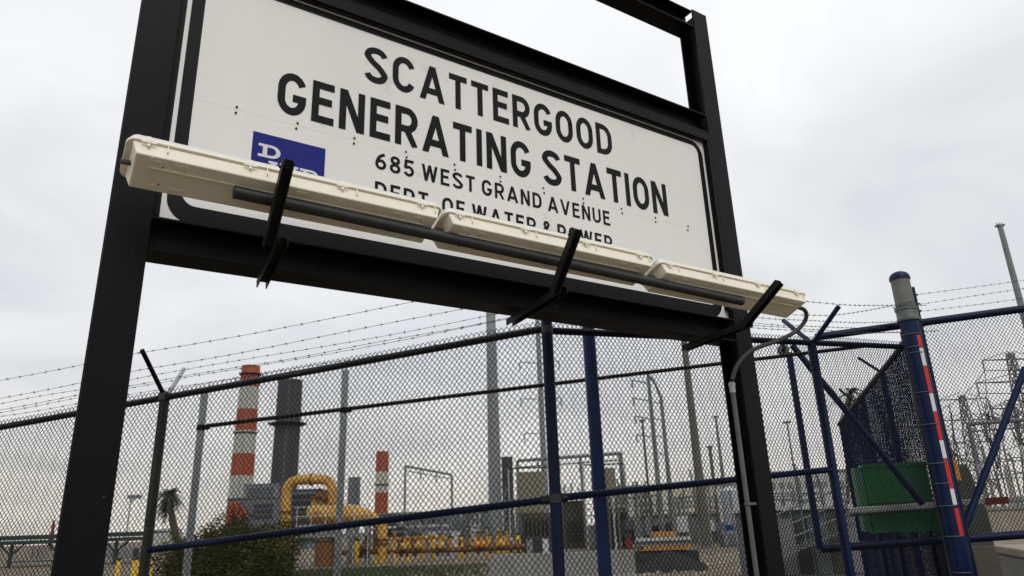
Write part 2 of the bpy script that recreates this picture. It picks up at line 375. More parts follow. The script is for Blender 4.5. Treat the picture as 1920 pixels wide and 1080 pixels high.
def text(s, u0, u1, z0, H, T, gap, space, name='lettering', label=None, m=INK):
    tot = 0; items = []
    for i, ch in enumerate(s):
        if ch == ' ': tot += space-gap; continue
        w, E_ = glyph(ch, T); items.append((ch, tot, w, E_)); tot += w+gap
    tot -= gap; k = (u1-u0)/tot; lay = [0]
    holder = bpy.data.objects.new(name, None); link(holder); holder.parent = sign; holder['label'] = label
    for ch, x0, w, E_ in items:
        mb = MB()
        for q in E_:
            lay[0] += 1; dz = (lay[0] % 7)*.00012
            straight = ch in 'ANWVMI' 
            def f(p):
                y = min(1.0, max(0.0, p.y)) if ch not in '' else p.y
                return sp(u0+(x0+p.x)*k, PW-.0016-dz, z0+y*H)
            if ch in 'AWV':                                 # long diagonals: cut flat on the cap and base lines
                a, b = Vector(q[0]), Vector(q[-1]); d = (b-a)
                if abs(d.y) > .5:
                    hw = T/2*d.length/abs(d.y)*1.0
                    mb.poly([sp(u0+(x0+a.x+sx_*hw)*k, PW-.0016-dz, z0+a.y*H) for sx_ in (-1, 1)]+[sp(u0+(x0+b.x+sx_*hw)*k, PW-.0016-dz, z0+b.y*H) for sx_ in (1, -1)]); continue
            if ch == 'N' and abs(q[0][0]-q[-1][0]) > .2:
                hw = T*.62
                mb.poly([sp(u0+(x0+0)*k, PW-.0016-dz, z0+H), sp(u0+(x0+T*1.12)*k, PW-.0016-dz, z0+H), sp(u0+(x0+w)*k, PW-.0016-dz, z0), sp(u0+(x0+w-T*1.12)*k, PW-.0016-dz, z0)]); continue
            ribbon(mb, q, T, f)
        part('letter', mb, m, holder)
text('SCATTERGOOD', .934, 2.590, 3.800, .216, .172, .150, .5, label='black top line SCATTERGOOD')
text('GENERATING STATION', .513, 3.028, 3.484, .228, .175, .140, .42, label='black second line GENERATING STATION')
text('685 WEST GRAND AVENUE', 1.009, 2.520, 3.314, .094, .165, .20, .46, label='smaller black line 685 WEST GRAND AVENUE')
text('DEPT. OF WATER & POWER', 1.011, 2.525, 3.152, .094, .165, .20, .46, label='smallest black line half hidden by the light fixtures')
# blue emblem with white slab letters
EM = part('emblem_plate', MB().box(sp(.588, PW-.001, 3.215), U_*.168, W_*.0008, Z*.137), BLU, sign)
def slab(kind, u, z, w, h):
    mb = MB(); t = .024; q = lambda a, b, c, d, k=0: mb.poly([sp(u+a*w, PW-.0032-k*.0002, z+b*h), sp(u+c*w, PW-.0032-k*.0002, z+b*h), sp(u+c*w, PW-.0032-k*.0002, z+d*h), sp(u+a*w, PW-.0032-k*.0002, z+d*h)])
    if kind == 'D':
        q(0, 0, .6, .2); q(0, .8, .6, 1, 0); q(.2, .2, .4, .8, 1)
        ribbon(mb, [(.55, .9)]+arc(.58, .5, .32, .4, 90, -90, 12)+[(.55, .1)], .2, lambda p: sp(u+p.x*w, PW-.0036, z+p.y*h))
    if kind == 'P':
        q(0, 0, .5, .2); q(0, .8, .6, 1); q(.2, .2, .4, .8, 1)
        ribbon(mb, [(.55, .9)]+arc(.62, .68, .28, .22, 90, -90, 12)+[(.4, .46)], .19, lambda p: sp(u+p.x*w, PW-.0036, z+p.y*h))
    if kind == 'W':
        for a, b in ((0, .3), (.38, .62), (.70, 1)): q(a, .8, b, 1)
        for a, b in (((.15, .8), (.3, 0)), ((.3, 0), (.5, .8)), ((.5, .8), (.7, 0)), ((.7, 0), (.85, .8))):
            ribbon(mb, [a, b], .16, lambda p: sp(u+p.x*w, PW-.0036, z+max(0, min(1, p.y))*h))
    return part('emblem_letter', mb, LOGO, EM)
slab('D', .4475, 3.2330, .100, .066); slab('W', .497, 3.160, .135, .060); slab('P', .640, 3.160, .085, .060)

# ================================================================== LIGHT RACK (pipe and brackets bolted under the sign)
def channel(mb, p0, p1, side, w=.043, d=.038, t=.005, flip=1):
    p0, p1 = Vector(p0), Vector(p1); a = (p1-p0).normalized(); n = side.cross(a).normalized()*flip
    prof = [(-w/2, 0), (w/2, 0), (w/2, d), (w/2-t, d), (w/2-t, t), (-w/2+t, t), (-w/2+t, d), (-w/2, d)]
    mb.extrude(prof, p0, side, n, p1-p0); return mb
rack = thing('light_support_rack', sp(1.8, -.2, 2.66), 'black pipe on three angled channel brackets carrying the sign lights', 'bracket')
part('support_pipe', MB().tube([sp(.30, -.302, 2.872), sp(3.20, -.302, 2.838)], .0265, 20), PIPEB, rack, True)
for (u, w0, z0, w1, z1, w2, z2) in ((.455, .03, 2.640, -.262, 2.735, -.462, 2.980), (1.79, .15, 2.668, -.34, 2.712, -.53, 2.935), (3.10, .15, 2.662, -.37, 2.695, -.64, 2.850)):
    up = part('bracket_upright', channel(MB(), sp(u, w1+.02, z1-.035), sp(u, w2, z2), U_, flip=1), STRUT, rack, bevel=.002)
    lo = part('bracket_strut', channel(MB(), sp(u+.052, w0, z0), sp(u+.052, w1-.01, z1), U_, flip=1), STRUT, rack, bevel=.002)
    c = sp(u+.026, w1+.01, z1)
    part('bolt', MB().tube([c-U_*.03, c+U_*.065], .008, 8), STRUT, rack, True)
    c = sp(u, w2+.02, z2-.03)
    part('bolt', MB().tube([c-U_*.027, c+U_*.027], .006, 8), STRUT, rack, True)

# ================================================================== THREE LIGHT FIXTURES
TL = math.radians(22)
FL = 1.275
def fx(u, s, h):                                           # fixture-local point relative to near-bottom edge
    return U_*u + W_*(s*math.cos(TL)+h*math.sin(TL)) + Z*(-s*math.sin(TL)+h*math.cos(TL))
def make_fixture(u0, zoff=0):
    O = sp(u0, -.362, 2.917+zoff)
    t = thing('light_fixture', O, '', 'light fixture', 'cream fixtures on the sign rack')
    P = lambda u, s, h: O+fx(u, s, h)
    def shell(mb, s0, s1, h0, s2, s3, h1, e0, e1, r=.0):
        prof0 = [(s0, h0), (s1, h0), (s3, h1), (s2, h1)]
        n = len(mb.v)
        for (ua, ub) in ((e0, e1),):
            mb.v += [P(ua, s0, h0), P(ua, s1, h0), P(ub, s3, h1), P(ub, s2, h1)]
            mb.v += [P(FL-ua, s0, h0), P(FL-ua, s1, h0), P(FL-ub, s3, h1), P(FL-ub, s2, h1)]
        mb.f += [(n, n+1, n+5, n+4), (n+3, n+2, n+6, n+7), (n, n+4, n+7, n+3), (n+1, n+2, n+6, n+5), (n, n+3, n+2, n+1), (n+4, n+5, n+6, n+7)]
        return mb
    part('housing', shell(MB(), .0, .172, 0, -.006, .178, .058, .036, .020), CRM, t, bevel=.005)
    # rounded lip
    def rr(h0, h1, s0, s1, a, b, r):
        mb = MB(); o = rrect(a, b, s0, s1, r, 6)
        n = len(o)
        for h in (h0, h1): mb.v += [P(u, s, h) for (u, s) in o]
        for i in range(n): j = (i+1) % n; mb.f.append((i, j, n+j, n+i))
        mb.f.append(tuple(range(n))); mb.f.append(tuple(range(n, 2*n))); return mb
    part('lip', rr(.0585, .072, -.016, .188, 0, FL, .034), CRM, t, bevel=.003)
    part('lens_cover', rr(.0725, .10, -.006, .178, .010, FL-.010, .03), LENS, t, bevel=.008)
    part('ridge', MB().box(P(FL/2, .055, -.0022), fx(FL/2-.085, 0, 0), fx(0, .0028, 0), fx(0, 0, .002)), CRM, t)
    for u in (.060,): part('ridge', MB().box(P(u+.03, .086, -.0012), fx(.003, 0, 0), fx(0, .080, 0), fx(0, 0, .001)), CRM, t)
    for u in (.10, .19, .64, FL-.22, FL-.12):
        for s in (.024, .146):
            part('mounting_pad', MB().box(P(u, s, -.001), fx(.022, 0, 0), fx(0, .007, 0), fx(0, 0, .001)), CRM2, t)
    for u in (.13, FL-.10):
        for s in (.042, .130):
            part('screw', MB().tube([P(u, s, .001), P(u, s, -.0025)], .0032, 8), DARK, t)
    for u in (.072, .43, .80, FL-.11):
        cl = part('clip', MB().box(P(u, -.0175, .066), fx(.008, 0, 0), fx(0, .0035, 0), fx(0, 0, .014)), CRM2, t, bevel=.002)
        part('clip_pin', MB().box(P(u, -.017, .050), fx(.024, 0, 0), fx(0, .0025, 0), fx(0, 0, .003)), CRM2, cl)
        part('clip_tail', MB().box(P(u, -.0135, .041), fx(.006, 0, 0), fx(0, .003, 0), fx(0, 0, .008)), CRM2, cl, bevel=.002)
        part('rib', MB().box(P(u+.065, -.007, .042), fx(.0022, 0, 0), fx(0, .006, 0), fx(0, 0, .016)), CRM2, t)
        part('clip', MB().box(P(u, .1905, .066), fx(.008, 0, 0), fx(0, .0035, 0), fx(0, 0, .014)), CRM2, t)
    part('gland', MB().tube([P(-.006, .085, .034), P(.030, .085, .034)], .010, 10), GLAND, t, True)
    return t
f1 = make_fixture(-.088, .0)
f1['label'] = 'left cream fluorescent fixture below the blue emblem, nearest to the viewer'
for u0, z_, lb in ((1.195, -.010, 'middle cream fluorescent fixture below the words WATER and POWER'), (2.505, -.027, 'right cream fluorescent fixture overhanging the right post of the sign')):
    c = copy_tree(f1); c.location = sp(u0, -.362, 2.917+z_); c['label'] = lb
# ================================================================== CONDUIT
con = thing('electrical_conduit', sp(3.46, -.03, hgt(1.4, 4.5)), 'grey conduit and flexible hose running from the right light fixture down the post', 'conduit')
hp = [(1496, 576, -.28), (1508, 581, -.28), (1512, 592, -.27), (1506, 607, -.24), (1488, 624, -.20), (1455, 640, -.16), (1425, 650, -.13), (1400, 664, -.10), (1382, 686, -.07), (1373, 712, -.045)]
hp3 = [SP.hit(a, b, w) for a, b, w in hp]
sm = []
for i in range(len(hp3)-1):
    a, b, c, d = hp3[max(0, i-1)], hp3[i], hp3[i+1], hp3[min(len(hp3)-1, i+2)]
    for k in range(6):
        t = k/6; sm.append(.5*((2*b)+(-a+c)*t+(2*a-5*b+4*c-d)*t*t+(-a+3*b-3*c+d)*t**3))
sm.append(hp3[-1])
part('flexible_hose', MB().tube(sm, .0135, 12), HOSE, con, True)
q0 = SP.hit(1374, 735, -.03); q0b = Vector((q0.x, q0.y, hgt(q0.x, q0.y)))
tp = SP.hit(1372, 716, -.03); qt = Vector((q0.x, q0.y, tp.z))
part('rigid_pipe', MB().tube([q0b, Vector((q0.x, q0.y, q0.z))], .0145, 14), CONDUIT, con, True)
part('coupling', MB().tube([Vector((q0.x, q0.y, q0.z-.004)), Vector((q0.x, q0.y, q0.z+.05)), Vector((q0.x, q0.y, q0.z+.054)), Vector((q0.x, q0.y, q0.z+.062))], [.019, .019, .016, .016], 8), GALV, con)
part('coupling_nut', MB().tube([Vector((q0.x, q0.y, q0.z+.040)), Vector((q0.x, q0.y, q0.z+.055))], .0215, 6), GALV, con)
for z in (1.69, .9):
    part('clamp', MB().box(Vector((q0.x, q0.y, z))+U_*.02-W_*.004, U_*.035, W_*.0175, Z*.008), CONDUIT, con, bevel=.003)

# ================================================================== CHAIN LINK
DH, DVV = .0350, .0440
def chainlink(pl, t0, t1, zt, zb, parent, m, r=.0028, off=0, spikes=True, top_extra=.048):
    """zt(t), zb(t): heights of the rail line and of the mesh foot. Every picket is a zigzag of three-sided wire"""
    hw = DH/2; hh = DVV/2; n = int((t1-t0)/hw); V_ = []; F_ = []; base_ = 0
    P = np.array(pl.P); d = np.array(pl.d); nn = np.array(pl.n)
    for k in range(n):
        ta, tb = t0+k*hw, t0+(k+1)*hw
        H = (zt(ta)+(top_extra if spikes else 0))-zb(ta); m_ = int(H/hh)
        j = np.arange(m_+1)
        side = (j+k) % 2
        if spikes and side[0] == 0: pass
        t = np.where(side == 0, ta, tb) + rng.normal(0, .0005, m_+1)
        z = np.array([zt(q) for q in (ta, tb)])[side] + (top_extra if spikes else 0) - j*hh
        o = off + np.where(side == 0, .0022, -.0022)
        if spikes:                                          # odd pickets start one bend lower so peaks line up
            pass
        o = o+.006*np.sin(t*2.1+z*1.7)+.004*np.sin(t*5.3-z*3.1)+rng.normal(0, .0007, m_+1)
        t = t+.0035*np.sin(t*3.1+z*2.3)+.0018*np.sin(z*9+k*.9); z = z+.0030*np.sin(t*4.7+z*1.9)+rng.normal(0, .0006, m_+1)
        C_ = P[None, :]+d[None, :]*t[:, None]+nn[None, :]*o[:, None]; C_[:, 2] = z
        ang = np.array([0, 2*math.pi/3, 4*math.pi/3])
        ring = d[None, :]*np.cos(ang)[:, None]*r*1.25+nn[None, :]*np.sin(ang)[:, None]*r
        vv = (C_[:, None, :]+ring[None, :, :]).reshape(-1, 3)
        i0 = base_+np.arange(m_)*3
        for a in range(3):
            b = (a+1) % 3
            F_.append(np.stack([i0+a, i0+b, i0+3+b, i0+3+a], 1))
        V_.append(vv); base_ += len(vv)
    V_ = np.concatenate(V_); F_ = np.concatenate(F_)
    V_ = V_-np.array(worldloc(parent))[None, :]
    me = bpy.data.meshes.new('wire_mesh'); me.vertices.add(len(V_)); me.vertices.foreach_set('co', V_.ravel().astype(np.float32))
    me.loops.add(F_.size); me.loops.foreach_set('vertex_index', F_.ravel().astype(np.int32))
    me.polygons.add(len(F_)); me.polygons.foreach_set('loop_start', (np.arange(len(F_))*4).astype(np.int32)); me.polygons.foreach_set('loop_total', np.full(len(F_), 4, dtype=np.int32))
    me.update(calc_edges=True); me.materials.append(m)
    o = bpy.data.objects.new('wire_mesh', me); link(o); o.parent = parent; o['kind'] = 'stuff'; return o
def barbed(p0, p1, parent, sag=.012, sp_=.115, r=.0017, m=BARB):
    p0, p1 = Vector(p0), Vector(p1); D = (p1-p0); Ln = D.length; d = D.normalized(); u, w = frame(d); mb = MB()
    n = max(6, int(Ln/.1)); ph = random.uniform(0, 6); k1 = random.uniform(.5, 1.4)
    pos = lambda t: p0+D*t-Z*(sag*Ln*4*t*(1-t)*.5)+Z*.004*math.sin(ph+t*Ln*4*k1)
    mb.tube([pos(i/n) for i in range(n+1)], r, 5)
    t = random.uniform(0, .1)/max(Ln, .1)
    while t < 1:
        c = pos(t)
        for q in range(2):
            a = random.uniform(0, math.pi); v = (u*math.cos(a)+w*math.sin(a)+d*random.uniform(-.5, .5)).normalized()
            mb.tube([c-v*.013+d*q*.004, c+v*.013+d*q*.004], .0012, 3)
        mb.tube([c-d*.006, c+d*.010], .0035, 5)
        t += sp_*random.uniform(.9, 1.1)/Ln
    return part('barbed_wire', mb, m, parent)
def post(mb, p, ztop, r, seg=16, zb=None):
    g = hgt(p.x, p.y) if zb is None else zb
    return mb.tube([(p.x, p.y, g-.1), (p.x, p.y, ztop)], r, seg)
def linz(pl, a, b, off=0):                                 # height along plane from two pixel points
    pa, pb = pl.hit(*a, off), pl.hit(*b, off); ta, tb = pl.tz(pa)[0], pl.tz(pb)[0]
    return lambda t: pa.z+(pb.z-pa.z)*(t-ta)/(tb-ta)
# ---- left fence
c0 = at(1037, 850, 4.55); q = at(280, 850, 4.55*1.15)
LF = Plane((c0.x, c0.y), (q.x, q.y))
lz = linz(LF, (1018, 614.5), (142, 773.5)); lm = linz(LF, (1030, 936), (285, 1030))
TLF = 5.6
fl = thing('chain_link_fence', LF.pt(2.5, hgt(-2, 5)), 'black chain link fence left of the corner post with barbed wire above', 'fence')
fl.location.z = 0
part('top_rail', MB().tube([LF.pt(.03, lz(.03), .03), LF.pt(TLF, lz(TLF), .03)], .0235, 16), RAILD, fl, True)
tpost = LF.tz(LF.hit(284, 900))[0]
part('middle_rail', MB().tube([LF.pt(.03, lm(.03), .03), LF.pt(tpost, lm(tpost), .03)], .0225, 16), NAVY, fl, True)
pp = LF.pt(tpost, 0, .035)
part('post', post(MB(), pp, lz(tpost)+.01, .034), POSTG, fl, True)
# ties hold the mesh to rails and posts
for i in range(26):
    t = .12+i*.215
    mb = MB()
    c = LF.pt(t, lz(t), .03); u, w = LF.n, Z
    mb.tube([c+(u*math.cos(a)+w*math.sin(a))*.0285+LF.d*.006*a for a in [q*.6 for q in range(9)]], .0022, 4)
    part('wire_tie', mb, TIE, fl)
for i in range(7):
    c = LF.pt(tpost, lz(tpost)-.25-.33*i, .035)
    part('wire_tie', MB().tube([c+(LF.n*math.cos(a)+LF.d*math.sin(a))*.037 for a in [q*.7 for q in range(9)]], .0022, 4), TIE, fl)
chainlink(LF, .02, TLF, lambda t: lz(t), lambda t: lz(t)-2.72, fl, VINYL)
# barb arms and wires
ap = LF.pt(tpost, lz(tpost)+.01, .03)
tipn = LF.hit(266, 656, -.28); tipf = LF.hit(345, 692, .34)
part('barb_arm', MB().tube([ap, tipn], .016, 8), VINYL, fl, True, label='black arm leaning towards the street')
part('barb_arm', MB().tube([ap+LF.n*.02, tipf], .016, 8), GALV, fl, True, label='bare grey arm leaning towards the yard')
part('post_cap', MB().tube([ap-Z*.03, ap+Z*.02, ap+Z*.035], [.042, .042, .02], 14), POSTG, fl, True)
for off, a, b in ((-.28, (0, 712), (475, 621)), (-.18, (0, 746), (475, 653)), (-.08, (0, 767), (475, 681)), (.30, (0, 756), (475, 670)), (.20, (0, 772), (475, 685)), (.10, (0, 780), (475, 701))):
    f = linz(LF, a, b, off); ta = tpost+2.6
    barbed(LF.pt(ta, f(ta), off), LF.pt(tpost, f(tpost), off), fl, .004); barbed(LF.pt(tpost, f(tpost), off), LF.pt(.0, f(.0), off), fl, .010)
for k in range(46):
    t_ = random.uniform(.2, 4.6); z_ = random.choice((lz(t_)-random.uniform(.0, .25), lm(t_)+random.uniform(-.06, .12), lz(t_)-random.uniform(.3, 1.6)))
    c = LF.pt(t_, z_, random.uniform(-.006, .008)); a = random.uniform(0, math.pi); u = (LF.d*math.cos(a)+Z*math.sin(a))*random.uniform(.006, .013); w = (LF.n*.5+Z*.3-LF.d*math.sin(a)).normalized()*random.uniform(.002, .005)
    part('dry_leaf', MB().poly([c-u, c+w, c+u, c-w]), BARK, fl)
# ---- corner post belongs to the left fence
cp_ = Vector((c0.x, c0.y, 0)); zc = lz(0)
part('corner_post', post(MB(), cp_, zc+.05, .036, 20), NAVYD, fl, True)
part('post_cap', MB().tube([cp_+Z*(zc+.045), cp_+Z*(zc+.065), cp_+Z*(zc+.085)], [.040, .036, .01], 16), NAVY, fl, True)
for dz in (lm(0), lz(0)-.02):
    part('rail_clamp', MB().tube([cp_+Z*(dz-.025), cp_+Z*(dz+.025)], .041, 16), RAILD, fl, True)
c = LF.pt(.055, lm(.055), .03); part('rail_cup', MB().tube([c-LF.d*.03, c+LF.d*.03], .029, 12), RAILD, fl, True)
# ---- right fence
q = at(1560, 850, 4.55*1.27); RF = Plane((c0.x, c0.y), (q.x, q.y))
rz = linz(RF, (1414, 636), (1691, 649)); rm = linz(RF, (1062, 932), (1560, 880))
TR = RF.tz(RF.hit(1712, 700))[0]; TY = RF.tz(RF.hit(1557, 820))[0]
fr = thing('chain_link_fence', RF.pt(1.8, 0), 'navy framed chain link fence running from the corner post to the capped pillar', 'fence')
part('top_rail', MB().tube([RF.pt(.03, rz(.03), .03), RF.pt(TR-.03, rz(TR), .03)], .0235, 16), NAVYD, fr, True)
part('middle_rail', MB().tube([RF.pt(.04, rm(.04), .03), RF.pt(TY, rm(TY), .03)], .0225, 16), NAVY, fr, True)
c = RF.pt(.06, rm(.06), .03); part('rail_cup', MB().tube([c-RF.d*.03, c+RF.d*.03], .029, 12), RAILD, fr, True)
pp = RF.pt(TY, 0, .03); part('post', post(MB(), pp, rz(TY)+.0, .036, 18), NAVY, fr, True)
chainlink(RF, .03, TR, lambda t: rz(t), lambda t: rz(t)-2.75, fr, VINYL)
ap = RF.pt(TY, rz(TY)-.01, .02)
part('barb_arm', MB().tube([ap, RF.hit(1573, 574, -.26)], .020, 8), NAVY, fr, True, label='arm leaning towards the street')
part('barb_arm', MB().tube([ap, RF.hit(1469, 601, .38)], .020, 8), NAVY, fr, True, label='arm leaning towards the yard')
for off, a, b in ((-.26, (1515, 569), (1680, 571)), (-.16, (1500, 600), (1669, 572)), (.36, (1414, 597), (1680, 602)), (.24, (1414, 610), (1676, 611)), (.12, (1414, 616), (1676, 619)), (-.08, (1414, 625), (1676, 622))):
    f = linz(RF, a, b, off); barbed(RF.pt(.1, f(TY)+(f(.1)-f(TY))*.3, off), RF.pt(TY, f(TY), off), fr, .01, .075); te_ = TR+(.75 if off > .05 else 0); barbed(RF.pt(TY, f(TY), off), RF.pt(te_, f(te_), off), fr, .02, .06)
# ---- stout navy post behind the right fence
g = at(1119, 850, 5.05)
sp1 = thing('steel_post', (g.x, g.y, hgt(g.x, g.y)), 'thick navy pipe post just right of the fence corner', 'post')
part('shaft', post(MB(), g, at(1099, 612, 5.05).z, .0455, 24), NAVYB, sp1, True)
part('cap', MB().sphere((g.x, g.y, at(1099, 612, 5.05).z), .047, 20, 8, .6, 0), NAVY, sp1, True)
# ---- galvanised frame with thin rail
a = at(391, 798, 5.75); b = at(1624, 649, 6.35); GF = Plane((a.x, a.y), (b.x, b.y))
gz = linz(GF, (517, 783), (1357, 681))
gf = thing('rail_frame', (a.x, a.y, 0), 'galvanised posts with a thin dark rail standing behind the fence', 'frame')
for k, (px, pt_, pb) in enumerate(((386, 735, (366, 950)), (645.7, 697, (632.5, 1078)))):
    p = GF.hit(pb[0]+ (2 if k == 0 else 2), pb[1]-60); zt_ = GF.hit(px, pt_).z
    part('post', post(MB(), p, zt_, .0285, 16), GALV if k else GALV, gf, True)
    part('post_cap', MB().sphere((p.x, p.y, zt_), .031, 14, 8, .8, 0), GALV, gf, True)
    t_ = GF.tz(p)[0]
    part('clamp', MB().tube([Vector((p.x, p.y, gz(t_)-.03)), Vector((p.x, p.y, gz(t_)+.012))], .034, 14), VINYL, gf, True)
    cc = GF.pt(t_+.045, gz(t_)-.005, 0); part('clamp_bolt', MB().box(cc, GF.d*.02, GF.n*.012, Z*.018), VINYL, gf)
tg0 = GF.tz(GF.hit(387, 798))[0]; tg1 = GF.tz(GF.hit(1640, 648))[0]
part('thin_rail', MB().tube([GF.pt(tg0, gz(tg0), .0), GF.pt(tg1, gz(tg1), .0)], .0165, 12), VINYL, gf, True)
# ---- gate pillar
YP = 6.42; pb = at(1757, 850, YP); PX = Vector((pb.x, pb.y, 0)); gp = hgt(pb.x, pb.y)
zz = lambda px, py: at(px, py, YP).z
z_top = zz(1681, 511); z_al = zz(1690, 577); z_b = zz(1700, 603)
rp = 17.2*mpp(at(1730, 740, YP)); PR = rp
pil = thing('gate_pillar', (PX.x, PX.y, gp), 'tall navy pipe pillar with grey sleeve, domed blue cap and red and white tape', 'pillar')
part('shaft', MB().tube([PX+Z*gp, PX+Z*z_b], rp, 28), NAVY, pil, True)
part('collar', MB().tube([PX+Z*z_b, PX+Z*(z_b+.02), PX+Z*(z_b+.03), PX+Z*(z_al-.035), PX+Z*(z_al-.03), PX+Z*z_al], [rp*1.17, rp*1.2, rp*1.12, rp*1.12, rp*1.2, rp*1.2], 28), GALVD, pil, True)
part('collar_wire', MB().tube([PX+Z*(z_al+.010+.01*math.sin(a*3)) + Vector((math.cos(a), math.sin(a), 0))*rp*1.24 for a in [q*.35 for q in range(20)]], .004, 5), TIE, pil)
part('sleeve', MB().tube([PX+Z*z_al, PX+Z*(z_top-rp*.85)], rp*1.0, 28), ALU, pil, True)
part('domed_cap', MB().tube([PX+Z*(z_top-rp*.95), PX+Z*(z_top-rp*.70)], rp*1.1, 24).sphere(PX+Z*(z_top-rp*.70), rp*1.1, 24, 14, .72, 0), NAVY, pil, True)
# tape strip on the right side of the front
view = Vector((-PX.x, -PX.y, 0)).normalized(); rightd = Vector((-view.y, view.x, 0))
if rightd.x < 0: rightd = -rightd
a_r = math.atan2((view*.80+rightd*.62).y, (view*.80+rightd*.62).x)
for y0, y1, m in ((632, 656, RED), (656, 689, TWHT), (689, 740, RED), (740, 774, TWHT), (774, 826, RED), (827, 861, TWHT), (862, 917, RED), (917, 947, TWHT), (953, 1004, RED)):
    za, zb_ = zz(1720+(y0-632)*.215, y0), zz(1720+(y1-632)*.215, y1); mb = MB(); n = 6; r2 = rp+.0025
    for k in range(n):
        for kk in (k, k+1): pass
        a0, a1 = a_r-.20+.46*k/n, a_r-.20+.46*(k+1)/n
        mb.poly([PX+Vector((math.cos(q)*r2, math.sin(q)*r2, z)) for q, z in ((a0, za), (a1, za), (a1, zb_+.002), (a0, zb_+.002))])
    part('tape_band', mb, m, pil)
# tension bar with ties wrapped round the pillar
barp = PX+(-rightd*.99+view*.25)*rp*1.06
part('tension_bar', MB().tube([barp+Z*(gp+.2), barp+Z*zz(1696, 622)], .0055, 6), TIE, pil)
for y in (628, 652, 663, 737, 797, 870, 908, 950, 1007, 1075):
    z = zz(1740, y); mb = MB(); a0 = math.atan2((-rightd+view*.2).y, (-rightd+view*.2).x)
    mb.tube([PX+Vector((math.cos(a0+q), math.sin(a0+q), 0))*(rp+.006)+Z*z for q in [k*.26 for k in range(-1, 9)]], .0042, 5)
    part('tie_band', mb, TIE, pil)
# second slimmer post behind the pillar
g = at(1775, 850, 6.62)
p2 = thing('steel_post', (g.x, g.y, hgt(g.x, g.y)), 'slim dark navy post directly behind the capped pillar', 'post')
part('shaft', post(MB(), g, at(1707, 540, 6.62).z, .036, 16), NAVYD, p2, True)
for y in (553, 570, 583): c = at(1712, y, 6.62); part('wire_lug', MB().tube([Vector((g.x-.05, g.y-.0, c.z)), Vector((g.x+.055, g.y, c.z))], .009, 6), NAVYD, p2)
# ---- sliding gate: tail frame left of the pillar, leaf right of it
a = at(1500, 850, 6.75); b = at(1900, 850, 6.62); GP = Plane((a.x, a.y), (b.x, b.y))
T = lambda px, py: GP.tz(GP.hit(px, py))[0]
gt = thing('sliding_gate', (GP.hit(1700, 900).x, GP.hit(1700, 900).y, 0), 'navy sliding gate with diagonal braces passing behind the capped pillar', 'gate')
def gbar(name, a, b, r, m=NAVY, e0=0, e1=0):
    p, q_ = GP.hit(*a), GP.hit(*b); d = (q_-p).normalized(); part(name, MB().tube([p-d*e0, q_+d*e1], r, 14), m, gt, True)
gbar('top_rail', (1530, 632), (1922, 578.5), .036, NAVYD, 0, 2.8)
gbar('bottom_rail', (1538, 1029), (1925, 1002), .036, NAVYD, 0, 2.8)
def gvert(px, py, y1, y2, r, m=NAVY):
    p = GP.hit(px, py); x_ = px
    za_, zb_ = GP.hit(px+(y1-py)*.21, y1).z, GP.hit(px+(y2-py)*.21, y2).z
    part('stile', MB().tube([Vector((p.x, p.y, za_)), Vector((p.x, p.y, zb_))], r, 14), m, gt, True)
gvert(1509, 850, 662, 1029, .030)
gbar('diagonal_brace', (1485, 647), (1730, 945), .030)
gbar('diagonal_brace', (1922, 690), (1803, 1003), .030, NAVY)
rc = GP.hit(1467, 657)
rol = part('guide_roller', MB().tube([rc-GP.n*.05, rc-GP.n*.045, rc+GP.n*.0, rc+GP.n*.005], [.038, .052, .052, .038], 20), GALVD, gt, True)
part('roller_hub', MB().tube([rc-GP.n*.07, rc+GP.n*.01], .016, 12), VINYL, rol, True)
part('roller_bracket', MB().box(rc+Z*.045-GP.n*.02, GP.d*.012, GP.n*.035, Z*.075), NAVYD, rol)
topz = linz(GP, (1715, 606), (1920, 578)); botz = linz(GP, (1800, 1010), (1925, 1002))
te2 = T(1925, 850)+2.7; part('stile', MB().tube([GP.pt(te2, botz(te2)), GP.pt(te2, topz(te2))], .034, 14), NAVYD, gt, True)
chainlink(GP, T(1748, 850), T(1922, 850)+2.65, lambda t: topz(t), lambda t: botz(t), gt, VINYL, spikes=False)
for a, b in (((1712, 554), (1920, 523)), ((1717, 571), (1920, 540)), ((1725, 585), (1920, 557))):
    f = linz(GP, a, b, .05); t0_ = T(1775, 850); barbed(GP.pt(t0_, f(t0_), .05), GP.pt(t0_+3, f(t0_+3), .05), gt, .006, .075)
# ---- receding fence beyond the pillar
a = at(1755, 850, 6.72); b = at(1588, 880, 10.6); RB = Plane((a.x, a.y), (b.x, b.y))
RB.n = Vector((-RB.d.y, RB.d.x, 0)); RB.n = RB.n if RB.n.x > 0 else -RB.n
bz = linz(RB, (1687, 655), (1590, 775)); TB = RB.len
fb = thing('chain_link_fence', RB.pt(TB/2, 0), 'dense navy chain link fence receding steeply behind the capped pillar', 'fence')
part('top_rail', MB().tube([RB.pt(.05, bz(.05)), RB.pt(TB, bz(TB))], .030, 14), NAVYD, fb, True)
for tt, px, py in ((RB.tz(RB.hit(1668, 800))[0], 0, 0), (TB*.62, 0, 0), (TB, 0, 0)):
    p = RB.pt(tt, 0, .03); part('post', post(MB(), p, bz(tt)+.02, .036, 14), NAVYD, fb, True)
chainlink(RB, .05, TB, lambda t: bz(t), lambda t: bz(t)-2.9, fb, VINYLN, r=.0038)
for (jx, jy, tx, ty) in ((1652, 698, 1608, 670), (1600, 752, 1573, 729)):
    j = RB.hit(jx, jy); k = at(tx, ty, j.y+.05); part('barb_arm', MB().tube([j, k], .016, 8), NAVYD, fb, True)
